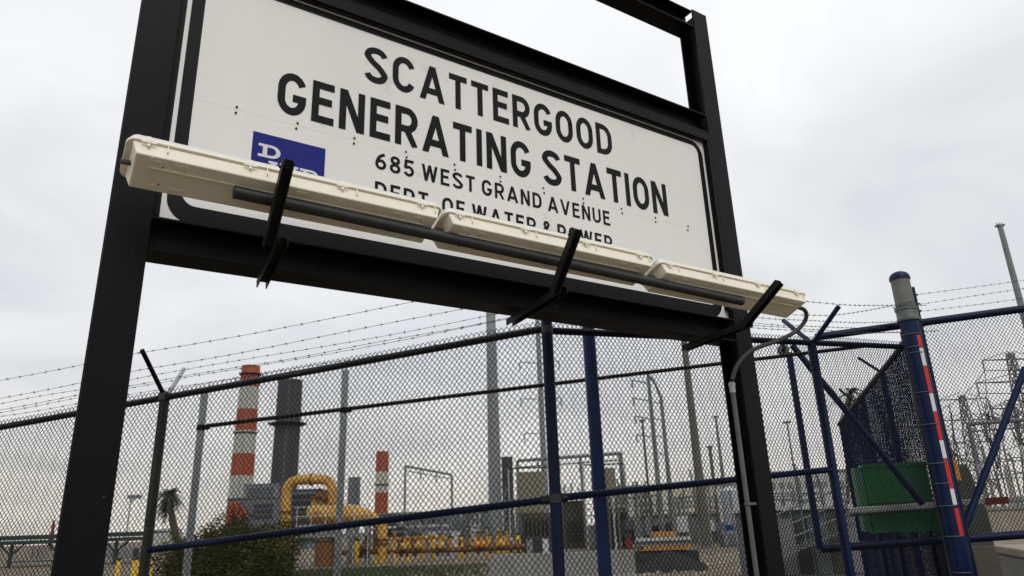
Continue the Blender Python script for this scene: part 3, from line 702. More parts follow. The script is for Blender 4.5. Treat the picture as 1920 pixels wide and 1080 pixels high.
# ================================================================== RIGHT: walls, barrier, green box
def vbox(name, px0, px1, py0, z0, Y, depth, m, parent=None, bevel=0, py=None):
    a = at(px0, py0, Y); b = at(px1, py0, Y)
    return part(name, MB().bx(a.x, b.x, Y, Y+depth, z0, a.z), m, parent, bevel=bevel)
# low concrete wall beneath the gate, with a pale cap
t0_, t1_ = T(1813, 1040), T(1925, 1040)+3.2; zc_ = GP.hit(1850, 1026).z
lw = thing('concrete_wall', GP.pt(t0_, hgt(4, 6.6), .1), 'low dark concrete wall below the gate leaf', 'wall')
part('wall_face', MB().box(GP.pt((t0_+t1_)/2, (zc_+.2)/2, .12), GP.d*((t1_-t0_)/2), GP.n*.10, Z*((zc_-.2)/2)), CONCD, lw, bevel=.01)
a = at(1866, 1022, 5.9); b = at(1990, 1108, 4.5); n_ = (b-a); 
blk = thing('concrete_block', (a.x, a.y, 0), 'pale beige concrete block in the bottom right corner', 'block')
d1 = Vector((b.x-a.x, b.y-a.y, 0)); d2 = Vector((1.6, .15, 0)); zt_ = a.z
prof = [Vector((a.x, a.y, 0)), Vector((a.x, a.y, 0))+d1, Vector((a.x, a.y, 0))+d1+d2, Vector((a.x, a.y, 0))+d2]
mb = MB(); mb.extrude([(0, 0), (1, 0), (1, 1), (0, 1)], Vector((a.x, a.y, hgt(a.x, a.y)-.1)), d1, d2, Z*(zt_-.06-hgt(a.x, a.y)+.1)); part('block_body', mb, CONC, blk, bevel=.02)
mb = MB(); mb.extrude([(-.01, -.01), (1.01, -.01), (1.01, 1.0), (-.01, 1.0)], Vector((a.x, a.y, zt_-.058)), d1, d2, Z*.058); part('block_cap', mb, CONCW, blk, bevel=.012)
# barrier operator housing
Yh = 9.6
hs = thing('barrier_operator', (at(1825, 950, Yh).x, Yh, hgt(6, Yh)), 'dark olive rounded barrier housing behind the gate with an orange panel', 'barrier')
pts = [(1792, 872), (1812, 868), (1822, 884), (1836, 925), (1852, 955), (1864, 1000), (1872, 1100), (1800, 1100)]
P3 = [at(px, py, Yh) for px, py in pts]; mb = MB(); mb.extrude([(p.x, p.z) for p in P3], (0, Yh, 0), X, Z, Y_*.55); part('housing', mb, HOUS, hs, bevel=.03)
P3 = [at(px, py, Yh-.05) for px, py in ((1782, 864), (1793, 862), (1803, 901), (1791, 902))]; mb = MB(); mb.extrude([(p.x, p.z) for p in P3], (0, Yh-.06, 0), X, Z, Y_*.05); part('orange_panel', mb, ORNG, hs, bevel=.006)
P3 = [at(px, py, Yh-.03) for px, py in ((1776, 872), (1783, 868), (1792, 903), (1784, 905))]; mb = MB(); mb.extrude([(p.x, p.z) for p in P3], (0, Yh-.04, 0), X, Z, Y_*.03); part('side_plate', mb, DARK, hs)
Yb = 6.88
bm_ = thing('boom_barrier', (at(1800, 943, Yb).x, Yb, at(1800, 943, Yb).z), 'pale grey horizontal barrier arm with a dark red band', 'barrier')
a, b = at(1592, 958, Yb), at(1935, 934, Yb); d = (b-a); hh_ = 5.6*mpp(a)
part('boom', MB().box((a+b)/2, d/2, Y_*.02, Z*hh_), BOOM, bm_, bevel=.01)
a2, b2 = at(1848, 940.5, Yb-.024), at(1891, 937.5, Yb-.024); part('red_band', MB().box((a2+b2)/2, (b2-a2)/2, Y_*.003, Z*hh_*1.15), DRED, bm_)
a3, b3 = at(1594, 967, Yb), at(1735, 957, Yb); part('lower_rod', MB().tube([a3, b3], .008, 8), DARK, bm_)
# green cabinet on legs
Yg = 6.98
gx0, gx1 = at(1622, 900, Yg).x, at(1743, 900, Yg).x; gzt, gzb = at(1680, 870, Yg).z, at(1690, 999, Yg).z
gb = thing('green_cabinet', ((gx0+gx1)/2, Yg, 0), 'large dark green steel cabinet on legs behind the gate tail', 'cabinet')
part('body', MB().bx(gx0, gx1, Yg, Yg+.12, gzb, gzt), DGREEN, gb, bevel=.008)
part('top_frame', MB().bx(gx0-.01, gx1+.01, Yg-.012, Yg-.002, gzt-.02, gzt+.01), DGREEN, gb)
part('side_flange', MB().bx(gx0-.075, gx0-.002, Yg+.02, Yg+.10, gzb+.02, gzt-.02), mat('green_edge', (.05, .15, .08), .5, 0, .2, 3), gb)
part('seam', MB().bx(gx0, gx1, Yg-.006, Yg-.001, (gzt+gzb)/2-.05, (gzt+gzb)/2-.04), DARK, gb)
for x_ in (gx0+.06, gx0+.22, gx1-.08):
    part('leg', MB().bx(x_-.02, x_+.02, Yg+.02, Yg+.08, hgt(4, 7)-.05, gzb-.002), NAVYD, gb)
# beige bank at far right
a, b = at(1845, 948, 26), at(2050, 940, 26)
part_ = thing('retaining_wall', (a.x+2, 26, 0), 'long pale beige wall seen through the gate leaf', 'wall')
zt_ = at(1880, 950, 26).z
part('wall_face', MB().bx(a.x, b.x+6, 26, 26.4, -.05, zt_-.1), CONCW, part_)
part('coping', MB().bx(a.x-.05, b.x+6, 25.95, 26.45, zt_-.1, zt_), CONC, part_)
# dark shed with stair behind the gate tail
Ys = 19
sh = thing('equipment_shed', (at(1530, 980, Ys).x, Ys, 0), 'dark grey equipment shed behind the gate tail', 'shed')
a, b = at(1440, 958, Ys), at(1606, 952, Ys)
part('wall', MB().bx(a.x, b.x, Ys, Ys+3, -.05, a.z), BGREY, sh)
part('roof', MB().bx(a.x-.15, b.x+.15, Ys-.2, Ys+3.2, a.z, a.z+.09), LGREY, sh)
for k in range(5):
    x_ = a.x+.2+(b.x-a.x-.6)*k/4; part('wall_panel', MB().bx(x_, x_+.32, Ys-.03, Ys-.002, .3, a.z-.2), (MGREY, DARK, BGREY, CONCD, MGREY)[k], sh)
st = thing('stair', (at(1450, 1000, Ys-1).x, Ys-1, 0), 'grey stair railing rising to the right in front of the dark shed', 'stair')
a, b = at(1440, 972, Ys-1), at(1600, 905, Ys-1)
for dz in (0, -.32, -.62): part('handrail', MB().tube([a+Z*dz, b+Z*dz], .022, 8), POLEG, st)
for k in range(9): p = a.lerp(b, k/8); part('baluster', MB().tube([p, p-Z*.9], .018, 6), POLEG, st)
for k in range(16): p = a.lerp(b, k/15)-Z*.95; part('tread', MB().bx(p.x-.08, p.x+.08, Ys-1, Ys-.3, p.z, p.z+.03), POLEG, st)
# ================================================================== BACKGROUND PLANT
def P2(px, py, Y): return at(px, py, Y)
def rad(px, py, Y, w): return w/2*mpp(at(px, py, Y))
# striped chimneys
def chimney(name, label, Y, top, bot_y, cx_bot, w0, w1, bands, mats, rings, group=None):
    ct = at(top[0], top[1], Y); cb_ = at(cx_bot, bot_y, Y); cx = (ct.x+cb_.x)/2
    t = thing(name, (cx, Y, 0), label, 'chimney', group)
    r0 = rad(top[0], top[1], Y, w0); r1 = rad(cx_bot, bot_y, Y, w1)
    zb_ = cb_.z; zt_ = ct.z
    ysz = [at(top[0], y, Y).z for y in bands]+[0]
    R = lambda z: r0+(r1-r0)*(zt_-z)/max(zt_-zb_, 1e-6)
    for i in range(len(ysz)-1):
        part('painted_band', MB().tube([(cx, Y, ysz[i+1]), (cx, Y, ysz[i])], [R(ysz[i+1]), R(ysz[i])], 28), mats[i], t, True)
    for y, k, m in rings:
        z = at(top[0], y, Y).z; h = r0*.16
        g_ = part('gallery', MB().tube([(cx, Y, z-h), (cx, Y, z+h*.3), (cx, Y, z+h*.31)], [R(z)*1.02, R(z)*k, R(z)*k], 24), m, t, True)
        for q in range(12):
            a = q*math.pi/6; c = Vector((cx+math.cos(a)*R(z)*k*.97, Y+math.sin(a)*R(z)*k*.97, z)); part('gallery_post', MB().tube([c, c+Z*h*2.2], h*.12, 4), m, g_)
    lad = MB(); 
    for sgn in (-1, 1): lad.tube([(cx+r0*.25+sgn*r0*.05, Y-R(0)*1.0, 0), (cx+r0*.25+sgn*r0*.05, Y-R(zt_)*1.0, zt_)], r0*.012, 4)
    part('ladder', lad, MGREY, t)
    return t
chimney('striped_chimney', 'tall orange-red and white striped chimney beside the dark stack', 420, (467, 687), 950, 453, 33, 45,
        [687, 727, 768, 808, 851, 892], [ORR, CHW, ORR, CHW, ORR, CHW], [(703, 1.22, DARK), (812, 1.18, POLEG)])
chimney('striped_chimney', 'small distant red and white striped chimney right of the yellow pipes', 700, (716, 847), 985, 715.5, 23, 25,
        [847, 885, 924], [ORR, CHW, ORR], [(909, 1.3, POLEG)])
chimney('dark_stack', 'thick dark grey stack with a flared ring beside the striped chimney', 360, (541, 714), 940, 534, 44, 50, [714], [DGR], [(796, 1.55, DGR)])
chimney('small_dark_stack', 'slim dark stack between the grey monopole and the olive tank', 150, (952, 857), 960, 952, 21, 21, [857], [DGR], [(899, 1.05, DARK)])
chimney('small_grey_stack', 'short pale grey stack behind the yellow vessel', 260, (664, 895), 960, 663, 22, 24, [895], [BGREY], [(903, 1.04, MGREY)])
def building(name, px0, px1, ptop, Y, depth, m, label, cat='building', z0=-.1, extras=None):
    a = at(px0, ptop, Y); b = at(px1, ptop, Y); zt_ = at((px0+px1)/2, ptop, Y).z
    t = thing(name, ((a.x+b.x)/2, Y, 0), label, cat)
    part('wall', MB().bx(a.x, b.x, Y, Y+depth, z0, zt_), m, t)
    part('roof', MB().bx(a.x-.01*abs(b.x-a.x), b.x+.01*abs(b.x-a.x), Y-depth*.02, Y+depth, zt_, zt_+(b.x-a.x)*.015), MGREY, t)
    return t, a.x, b.x, zt_
def louvres(t, x0, x1, z0, z1, Y, n, m=DARK, name='louvre'):
    for k in range(n):
        zA = z0+(z1-z0)*(k+.15)/n; zB = z0+(z1-z0)*(k+.75)/n; part(name, MB().bx(x0, x1, Y-.06*(x1-x0), Y-.002, zA, zB), m, t)
def windows(t, x0, x1, z0, z1, Y, n, m=DARK):
    for k in range(n):
        a = x0+(x1-x0)*(k+.2)/n; b = x0+(x1-x0)*(k+.8)/n; w_ = part('window', MB().bx(a, b, Y-.05, Y-.002, z0, z1), m, t)
t, x0, x1, zt_ = building('turbine_hall', 427, 522, 934, 330, 30, BGREY, 'blue-grey plant hall at the foot of the striped chimney')
part('red_duct', MB().tube([(x0+2, 328, zt_-10), (x0+3, 328, zt_-2), (x0+5, 328, zt_-2), (x0+6, 328, zt_-8)], 1.4, 10), ORR, t, True); part('red_duct', MB().tube([(x0+7, 328, zt_-9), (x0+8, 328, zt_-4), (x0+10, 328, zt_-8)], 1.0, 10), ORR, t, True); louvres(t, x0+12, x1-2, zt_-9, zt_-2, 330, 3, DGR)
t, x0, x1, zt_ = building('boiler_house', 457, 522, 908, 350, 24, MGREY, 'paler boiler house block between the two tall chimneys'); louvres(t, x0+2, x1-2, zt_-7, zt_-1, 350, 4, BGREY)
t, x0, x1, zt_ = building('cooling_unit', 545, 600, 918, 95, 10, BGREY, 'dark louvred cooling unit behind the yellow pipe loop')
louvres(t, x0+.3, x1-.3, .8, zt_-.4, 95, 8)
t, x0, x1, zt_ = building('process_building', 700, 915, 962, 170, 20, BGREY, 'long low blue-grey process building behind the bollards')
louvres(t, x0+2, x0+8, 1, zt_-1, 170, 4); windows(t, x0+9, x1-1, zt_-2.6, zt_-1.2, 170, 12)
part('pipe_bridge', MB().bx(x0+3, x1-4, 167, 168.5, 2.4, 3.0), LGREY, t)
t, x0, x1, zt_ = building('service_building', 1200, 1350, 966, 62, 8, MGREY, 'plain grey service building behind the stacked boards')
windows(t, x0+.3, x1-3.2, .9, 1.5, 62, 4); part('door', MB().bx(x1-1.3, x1-.5, 61.95, 61.998, 0, 2.0), BGREY, t)
t, x0, x1, zt_ = building('switch_house', 1056, 1092, 940, 58, 4, OLIVED, 'dark olive switch house just right of the fence corner post'); louvres(t, x0+.2, x1-.2, .5, 2, 58, 5)
t, x0, x1, zt_ = building('far_warehouse', 1420, 1600, 885, 240, 30, LGREY, 'pale distant warehouse beyond the dark shed'); windows(t, x0+3, x1-3, zt_-5, zt_-3, 240, 9, MGREY)
t, x0, x1, zt_ = building('far_plant_block', 1128, 1405, 912, 300, 30, mat('cream_cladding', (.50, .46, .38), .7, 0, .1, .2), 'long cream plant block on the horizon behind the switchgear'); windows(t, x0+3, x1-3, zt_-8, zt_-5, 300, 14, LGREY)
# white tank at right of the sign post
ct = at(1368, 920, 60); r = 18*mpp(ct)
wt = thing('white_tank', (ct.x, 60, 0), 'pale cylindrical tank just left of the right sign post', 'tank')
part('shell', MB().tube([(ct.x, 60, 0), (ct.x, 60, ct.z), (ct.x, 60, ct.z+.3)], [r, r, r*.3], 24), mat('pale_tank', (.40, .43, .48), .6, 0, .1, .5), wt, True)
part('band', MB().tube([(ct.x, 60, .9), (ct.x, 60, 1.3)], r*1.01, 24), BLUES, wt, True); part('ladder', MB().box((ct.x-.2, 60-r, ct.z/2), X*.08, Y_*.03, Z*ct.z/2), MGREY, wt)
# olive tanks (transformer bays)
for (p0, p1, pt_, Y, lb) in ((972, 1017, 885, 52, 'olive transformer bay left of the fence corner post'), (1112, 1153, 878, 54, 'olive transformer bay hidden behind the thick navy post')):
    a, b = at(p0, pt_, Y), at(p1, pt_, Y); zt_ = a.z
    t = thing('transformer_bay', ((a.x+b.x)/2, Y, 0), lb, 'transformer')
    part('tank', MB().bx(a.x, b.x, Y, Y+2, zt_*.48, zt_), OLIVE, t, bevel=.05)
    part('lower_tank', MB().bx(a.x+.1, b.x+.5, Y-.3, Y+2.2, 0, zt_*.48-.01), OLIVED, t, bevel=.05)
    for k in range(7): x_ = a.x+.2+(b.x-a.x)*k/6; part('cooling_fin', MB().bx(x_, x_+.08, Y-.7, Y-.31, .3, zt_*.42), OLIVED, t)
    part('top_rail', MB().tube([(a.x-.7, Y, zt_+.25), (b.x+.7, Y, zt_+.25)], .05, 6), DARK, t)
    for x_ in (a.x-.7, b.x+.7): part('rail_post', MB().tube([(x_, Y, 0), (x_, Y, zt_+.25)], .05, 6), LGREY, t)
# monopoles
def pole(name, label, Y, top, bot, w0, w1, m, cat='pole', group=None):
    ct = at(*top, Y); cb_ = at(*bot, Y); cx = (ct.x+cb_.x)/2; t = thing(name, (cx, Y, 0), label, cat, group)
    part('shaft', MB().tube([(cx, Y, -.1), (cx, Y, ct.z)], [rad(*bot, Y, w1), rad(*top, Y, w0)], 14), m, t, True)
    part('base_plate', MB().tube([(cx, Y, 0), (cx, Y, .12)], rad(*bot, Y, w1)*1.6, 10), MGREY, t)
    return t, cx, ct.z
def insul(parent, p, d, Ln, r, m=POLEG, n=6):
    p = Vector(p); d = Vector(d).normalized(); pts = []; rs = []
    for k in range(n):
        s0 = Ln*k/n; pts += [p+d*s0, p+d*(s0+Ln/n*.45), p+d*(s0+Ln/n*.5), p+d*(s0+Ln/n*.95)]; rs += [r*.4, r*.4, r, r*.9]
    return part('insulator', MB().tube(pts, rs, 8), m, parent)
pole('monopole', 'wide pale grey steel monopole rising behind the sign beam', 60, (915, 480), (933, 1000), 15, 28, POLE)
t, cx, zt_ = pole('monopole', 'grey pole with side insulator arms left of the fence corner post', 72, (1005, 560), (1025, 960), 8, 13, POLE)
for y, ln in ((679, 2.0), (747, 2.0), (812, 1.8)):
    z = at(1014, y, 72).z
    for s in (-1, 1):
        if s > 0 and y == 812: continue
        arm_ = part('insulator_arm', MB().tube([(cx, 72, z-.1), (cx+s*ln, 72, z+.05)], .05, 6), POLEG, t); insul(arm_, (cx+s*ln, 72, z), (0, 0, -1), .8, .09)
t, cx, zt_ = pole('monopole', 'brown weathered pole standing left of the right sign post', 48, (1278, 600), (1318, 960), 10, 19, POLEB)
tA, cxA, zA = pole('substation_mast', 'green-grey mast joined at the top by a curved conductor, left of the brown pole', 56, (1214, 700), (1240, 960), 6, 11, POLEG)
tB, cxB, zB = pole('substation_mast', 'shorter green-grey mast ending the curved conductor, left of the brown pole', 56, (1243, 742), (1256, 960), 6, 10, POLEG)
cur = [Vector((cxA+(cxB-cxA)*k/8, 56, zA-.2+(zB-zA)*(k/8)**1.8)) for k in range(9)]
part('curved_conductor', MB().tube(cur, .10, 6), POLEG, tA, True)
for k in range(4):
    z = zA-.8-k*1.4; insul(part('insulator_arm', MB().tube([(cxA, 56, z), (cxA-1.3, 56, z+.3)], .05, 5), POLEG, tA), (cxA-1.3, 56, z+.3), (0, 0, -1), .6, .09)
    z = zB-.6-k*1.3; insul(part('insulator_arm', MB().tube([(cxB, 56, z), (cxB-.9, 56, z+.2)], .04, 5), POLEG, tB), (cxB-.9, 56, z+.2), (0, 0, -1), .5, .08)
for (tp_, bt, Y, w0, w1, lb, m) in (((1205, 789), (1217, 940), 58, 4, 5, 'thin brown mast left of the twin green masts', POLEB), ((1341, 782), (1357, 900), 66, 4, 9, 'tapering green mast right of the brown pole', POLEG),
        ((1330, 838), (1342, 930), 66, 6, 7, 'short brown mast right of the brown pole', POLEB), ((1160, 850), (1170, 940), 64, 5, 6, 'slim grey mast right of the thick navy post', POLEG), ((1480, 792), (1492, 930), 50, 3, 4, 'thin lamp mast behind the gate tail', POLEG)):
    t, cx, zt_ = pole('substation_mast', lb, Y, tp_, bt, w0, w1, m)
    part('mast_head', MB().tube([(cx-.25, Y, zt_), (cx+.25, Y, zt_+.05)], .09, 6), m, t)
t, cx, zt_ = pole('monopole', 'tapered grey-green pole rising at the right edge of the picture', 40, (1889, 424), (1960, 800), 9, 17, POLEG)
part('pole_head', MB().box((cx, 40, zt_+.05), X*.22, Y_*.15, Z*.05), POLEG, t)
for k in range(3): part('head_spike', MB().tube([(cx-.15+k*.15, 40, zt_+.1), (cx-.15+k*.15, 40, zt_+.25)], .02, 5), POLEG, t)
# gantries
def gantry(label, Y, L0, Rt, w, m=POLEG, ins=3):
    a, b = at(*L0, Y), at(*Rt, Y); t = thing('gantry', ((a.x+b.x)/2, Y, 0), label, 'gantry')
    r = w/2*mpp(a)
    for p in (a, b): part('column', MB().tube([(p.x, Y, 0), (p.x, Y, p.z)], r, 8), m, t)
    part('beam', MB().tube([a, b], r*1.05, 8), m, t); part('lower_beam', MB().tube([a-Z*r*4, b-Z*r*4], r*.5, 6), m, t)
    for k in range(ins):
        p = a.lerp(b, (k+1)/(ins+1)); insul(t, p-Z*r, (0, 0, -1), r*9, r*.9)
    return t
gantry('thin grey gantry sloping down to the right behind the small striped chimney', 75, (760, 874), (847, 890), 4, ins=2)
gantry('grey gantry spanning above the olive transformer bays', 56, (970, 864), (1164, 850), 6, ins=4)
gantry('low gantry with stacked wires behind the service building', 70, (1262, 934), (1306, 930), 4, ins=2)
g_ = gantry('heavy substation gantry crossing behind the gate leaf', 62, (1815, 795), (1990, 782), 7, BGREY, 5)
# lattice towers
def lattice(label, Y, top, half_top, half_bot, nseg, arms):
    ct = at(*top, Y); t = thing('lattice_tower', (ct.x, Y, 0), label, 'tower'); H = ct.z
    legs = [(sx_, sy_) for sx_ in (-1, 1) for sy_ in (-1, 1)]
    wd = lambda z: half_bot+(half_top-half_bot)*(z/H)**.7
    P = lambda s, z: Vector((ct.x+s[0]*wd(z), Y+s[1]*wd(z), z))
    zs = [H*(1-(1-k/nseg)**1.25) for k in range(nseg+1)]
    for s in legs: part('tower_leg', MB().tube([P(s, z) for z in zs], .10, 5), POLEG, t)
    mb = MB()
    for k in range(nseg):
        for (s, s2) in (((-1, -1), (1, -1)), ((-1, 1), (1, 1)), ((-1, -1), (-1, 1)), ((1, -1), (1, 1))):
            mb.tube([P(s, zs[k]), P(s2, zs[k+1])], .075, 4, False); mb.tube([P(s2, zs[k]), P(s, zs[k+1])], .075, 4, False); mb.tube([P(s, zs[k+1]), P(s2, zs[k+1])], .05, 4, False)
    part('bracing', mb, POLEG, t, kind='stuff')
    tips = []
    for z, ln in arms:
        z *= H
        for s in (-1, 1):
            e_ = Vector((ct.x+s*ln, Y, z)); m2 = MB()
            for yy in (-1, 1): m2.tube([P((s, yy), z), e_], .07, 4)
            m2.tube([P((s, -1), z+1.2), e_], .05, 4); a_ = part('cross_arm', m2, POLEG, t); insul(a_, e_, (0, 0, -1), 1.6, .16, POLEG, 7); tips.append(e_-Z*1.6)
    return t, tips
tw1, tips1 = lattice('lattice power tower seen right of the capped pillar', 130, (1803, 742), .35, 2.2, 9, [(.97, 4.5), (.80, 5.5), (.62, 4.6)])
tw2, tips2 = lattice('tall lattice power tower at the right edge behind the gate leaf', 110, (1893, 662), .35, 2.3, 10, [(.96, 4.5), (.82, 6.2), (.66, 5.0)])
tw3, tips3 = lattice('distant lattice power tower cut by the right edge of the picture', 165, (1922, 742), .35, 2.4, 9, [(.96, 5.0), (.80, 6.2), (.64, 5.2)])
tw4, tips4 = lattice('faint far lattice tower between the capped pillar and the nearer towers', 210, (1768, 800), .35, 2.4, 8, [(.96, 5.0), (.80, 6.2), (.62, 5.2)])
# bundles of slack jumper cables in the substation
for q in range(3):
    jt = thing('jumper_cables', (at((1790, 1850, 1900)[q], 850, 64).x, 64, 0), ('tangled slack jumper cables hanging left of the heavy gantry column', 'tangled slack jumper cables hanging below the heavy gantry beam', 'tangled slack jumper cables hanging behind the right gate brace')[q], 'cables')
    for k in range(9):
        a = at((1752, 1822, 1872)[q]+random.uniform(0, 40), random.uniform(745, 800), 64); b = at((1770, 1850, 1915)[q]+random.uniform(0, 40), random.uniform(850, 935), 64+random.uniform(-1, 3))
        mb = MB(); sg = random.uniform(.3, 1.3); mb.tube([a.lerp(b, i/10)-Z*(sg*4*(i/10)*(1-i/10))+X*(.4*math.sin(i/10*math.pi)*random.choice((-1, 1))*0) for i in range(11)], .045, 4, False)
        part('cable', mb, WIREM, jt)
# line wires between the towers and gantry
lw_n = 0
for i, (a, b) in enumerate([(tips1[k], tips2[k]) for k in range(6)]+[(tips2[k], tips2[k]+Vector((45, -30, 2))) for k in range(6)]+[(tips1[k], Vector((at(1745+k*6, 905, 62).x, 62, 7.0+k*.25))) for k in range(6)]+[(tips2[k], Vector((at(1830+k*14, 800, 62).x, 62, 9.6))) for k in range(6)]):
    mb = MB(); sg = (a-b).length*.045; mb.tube([a.lerp(b, k/14)-Z*(sg*4*(k/14)*(1-k/14)) for k in range(15)], .06, 4, False)
    w = part('line_wire', mb, WIREM); 
    tag(w, ('left', 'right')[i % 2]+'-end '+('top', 'middle', 'lowest')[(i % 6)//2]+'-arm line wire from the '+('shorter tower to the taller one', 'taller tower leaving the picture', 'shorter tower down to the yard', 'taller tower down to the gantry')[i//6], 'wire', ('wires between the lattice towers', 'wires leaving to the right', 'wires dropping from the left tower', 'wires dropping to the gantry')[i//6])
# ================================================================== YELLOW PIPEWORK
Yp = 43
def pipe(parent, pts, wpx, name='pipe', m=YEL, Y=Yp, seg=16, rnd=True):
    p = [at(a, b, Y) for a, b in pts]; o = []
    if rnd and len(p) > 2:
        for i in range(len(p)-1):
            a, b, c, d = p[max(0, i-1)], p[i], p[i+1], p[min(len(p)-1, i+2)]
            for k in range(5):
                t = k/5; o.append(.5*((2*b)+(-a+c)*t+(2*a-5*b+4*c-d)*t*t+(-a+3*b-3*c+d)*t**3))
        o.append(p[-1])
    else: o = p
    return part(name, MB().tube(o, wpx/2*mpp(p[0]), seg), m, parent, True)
def flange(parent, a, d, w, Y=Yp, m=YELD, L_=2):
    c = at(*a, Y); k = mpp(c); d = Vector((d[0], 0, -d[1])).normalized(); return part('flange', MB().tube([c-d*L_*k, c+d*L_*k], w/2*k, 16), m, parent, True)
yl = thing('pipe_loop', at(580, 1050, Yp)*1.0, 'large yellow pipe bent into an arch behind the bush', 'pipework'); yl.location.z = 0
pipe(yl, [(541, 1062), (538, 1000), (536, 950), (538, 920), (546, 905), (562, 900), (585, 899), (605, 899), (618, 905), (623, 920), (622, 945)], 19)
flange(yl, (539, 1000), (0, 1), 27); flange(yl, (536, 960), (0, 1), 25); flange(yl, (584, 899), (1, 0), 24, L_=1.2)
for k, x_ in enumerate((598, 608)): part('valve', MB().sphere(at(x_, 930+k*4, Yp-.3), .22, 10, 8), YELD, yl, True)
pipe(yl, [(590, 926), (600, 918), (612, 926)], 6, 'small_pipe', YELD)
vs = thing('yellow_vessel', at(640, 1040, Yp), 'fat horizontal yellow vessel tapering right beyond the grey post', 'tank'); vs.location.z = 0
a = at(577, 965, Yp); b = at(714, 985, Yp); k = mpp(a)
P_ = [at(x_, y, Yp) for x_, y in ((576, 965), (580, 964), (590, 963), (640, 964), (660, 964), (690, 970), (706, 978), (712, 984))]
part('shell', MB().tube(P_, [k*q for q in (6, 14, 17.5, 18, 17.5, 14, 11, 9)], 20), YEL, vs, True)
pipe(vs, [(700, 975), (712, 980), (717, 995), (717, 1056)], 19, 'outlet_pipe'); flange(vs, (717, 1012), (0, 1), 25); flange(vs, (717, 1020), (0, 1), 25)
for x_, y in ((590, 945), (607, 945), (622, 945)): part('nozzle', MB().tube([at(x_, y, Yp)-Z*.3, at(x_, y-14, Yp)], .18, 10), YEL, vs, True); flange(vs, (x_, y-12), (0, 1), 17)
for x_ in (603, 660, 690): p = at(x_, 985, Yp); part('support', MB().bx(p.x-.15, p.x+.15, Yp-.2, Yp+.2, 0, p.z+.2), MGREY, vs)
wk = thing('walkway', at(610, 1000, Yp-2), 'thin metal walkway railing in front of the yellow vessel', 'walkway'); wk.location.z = 0
for y in (949, 966, 984): pa, pb = at(552, y+3, Yp-2), at(692, y-2, Yp-2); part('handrail', MB().tube([pa, pb], .025, 5), LGREY, wk)
for x_ in range(555, 695, 27): p = at(x_, 1000, Yp-2); part('rail_post', MB().tube([(p.x, Yp-2, 0), (p.x, Yp-2, at(x_, 950, Yp-2).z)], .03, 5), LGREY, wk)
pa, pb = at(556, 1006, Yp-2), at(690, 1002, Yp-2); part('deck', MB().bx(pa.x, pb.x, Yp-2.4, Yp-1.5, pa.z-.08, pa.z+.08), MGREY, wk)
# low pipe run with valves
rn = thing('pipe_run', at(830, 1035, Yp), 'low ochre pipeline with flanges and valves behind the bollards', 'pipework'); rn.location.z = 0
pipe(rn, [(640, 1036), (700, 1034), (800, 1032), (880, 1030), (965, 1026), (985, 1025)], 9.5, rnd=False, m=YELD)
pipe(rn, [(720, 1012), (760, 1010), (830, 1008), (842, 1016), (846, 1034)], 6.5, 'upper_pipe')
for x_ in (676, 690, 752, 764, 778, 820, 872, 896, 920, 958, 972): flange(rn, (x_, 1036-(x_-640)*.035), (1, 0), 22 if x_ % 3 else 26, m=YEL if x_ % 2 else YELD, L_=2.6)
for x_, m in ((686, YELD), (758, YEL), (784, YEL), (826, YEL), (894, ORNG), (904, ORNG), (940, YEL)):
    c = at(x_, 1028-(x_-640)*.03, Yp-.4); part('valve_body', MB().sphere(c, .21, 12, 8), m, rn, True); part('valve_stem', MB().tube([c, c+Z*.62], .06, 6), m, rn); part('handwheel', MB().tube([c+Z*.60, c+Z*.66], .22, 12), DARK, rn)
for k in range(16):
    x_ = 682+k*18+random.uniform(-4, 4); c = at(x_, 1030-(x_-640)*.03, Yp-.1); h_ = random.uniform(.35, .95)
    part('riser', MB().tube([c, c+Z*h_], random.uniform(.05, .11), 8), random.choice((YEL, YELD, YEL)), rn)
    if k % 2: part('riser_flange', MB().tube([c+Z*h_, c+Z*(h_+.07)], .17, 10), random.choice((YEL, YELD, DARK)), rn)
for x_ in (655, 735, 805, 855, 935, 978): p = at(x_, 1040, Yp); part('pipe_support', MB().bx(p.x-.12, p.x+.12, Yp-.15, Yp+.15, 0, at(x_, 1036, Yp).z), CONC, rn)
tk = thing('brown_tank', at(610, 1040, 41), 'dark brown round tank under the walkway beside the grey post', 'tank'); tk.location.z = 0
c = at(610, 1012, 41); part('shell', MB().tube([(c.x, 41, 0), (c.x, 41, c.z), (c.x, 41, c.z+.1)], [.52, .52, .3], 20), YELD, tk, True); part('lid_band', MB().tube([(c.x, 41, c.z-.12), (c.x, 41, c.z-.04)], .54, 20), DARK, tk)
t, x0, x1, zt_ = building('control_cabinet', 806, 860, 996, 48, 2, LGREY, 'white and grey control cabinets behind the pipeline', 'cabinet'); 
for k in range(4): w_ = (x1-x0)/4; part('cabinet_door', MB().bx(x0+w_*k+.04, x0+w_*(k+1)-.04, 47.96, 47.998, .1, zt_-.1), (LGREY, MGREY, BGREY, LGREY)[k], t)
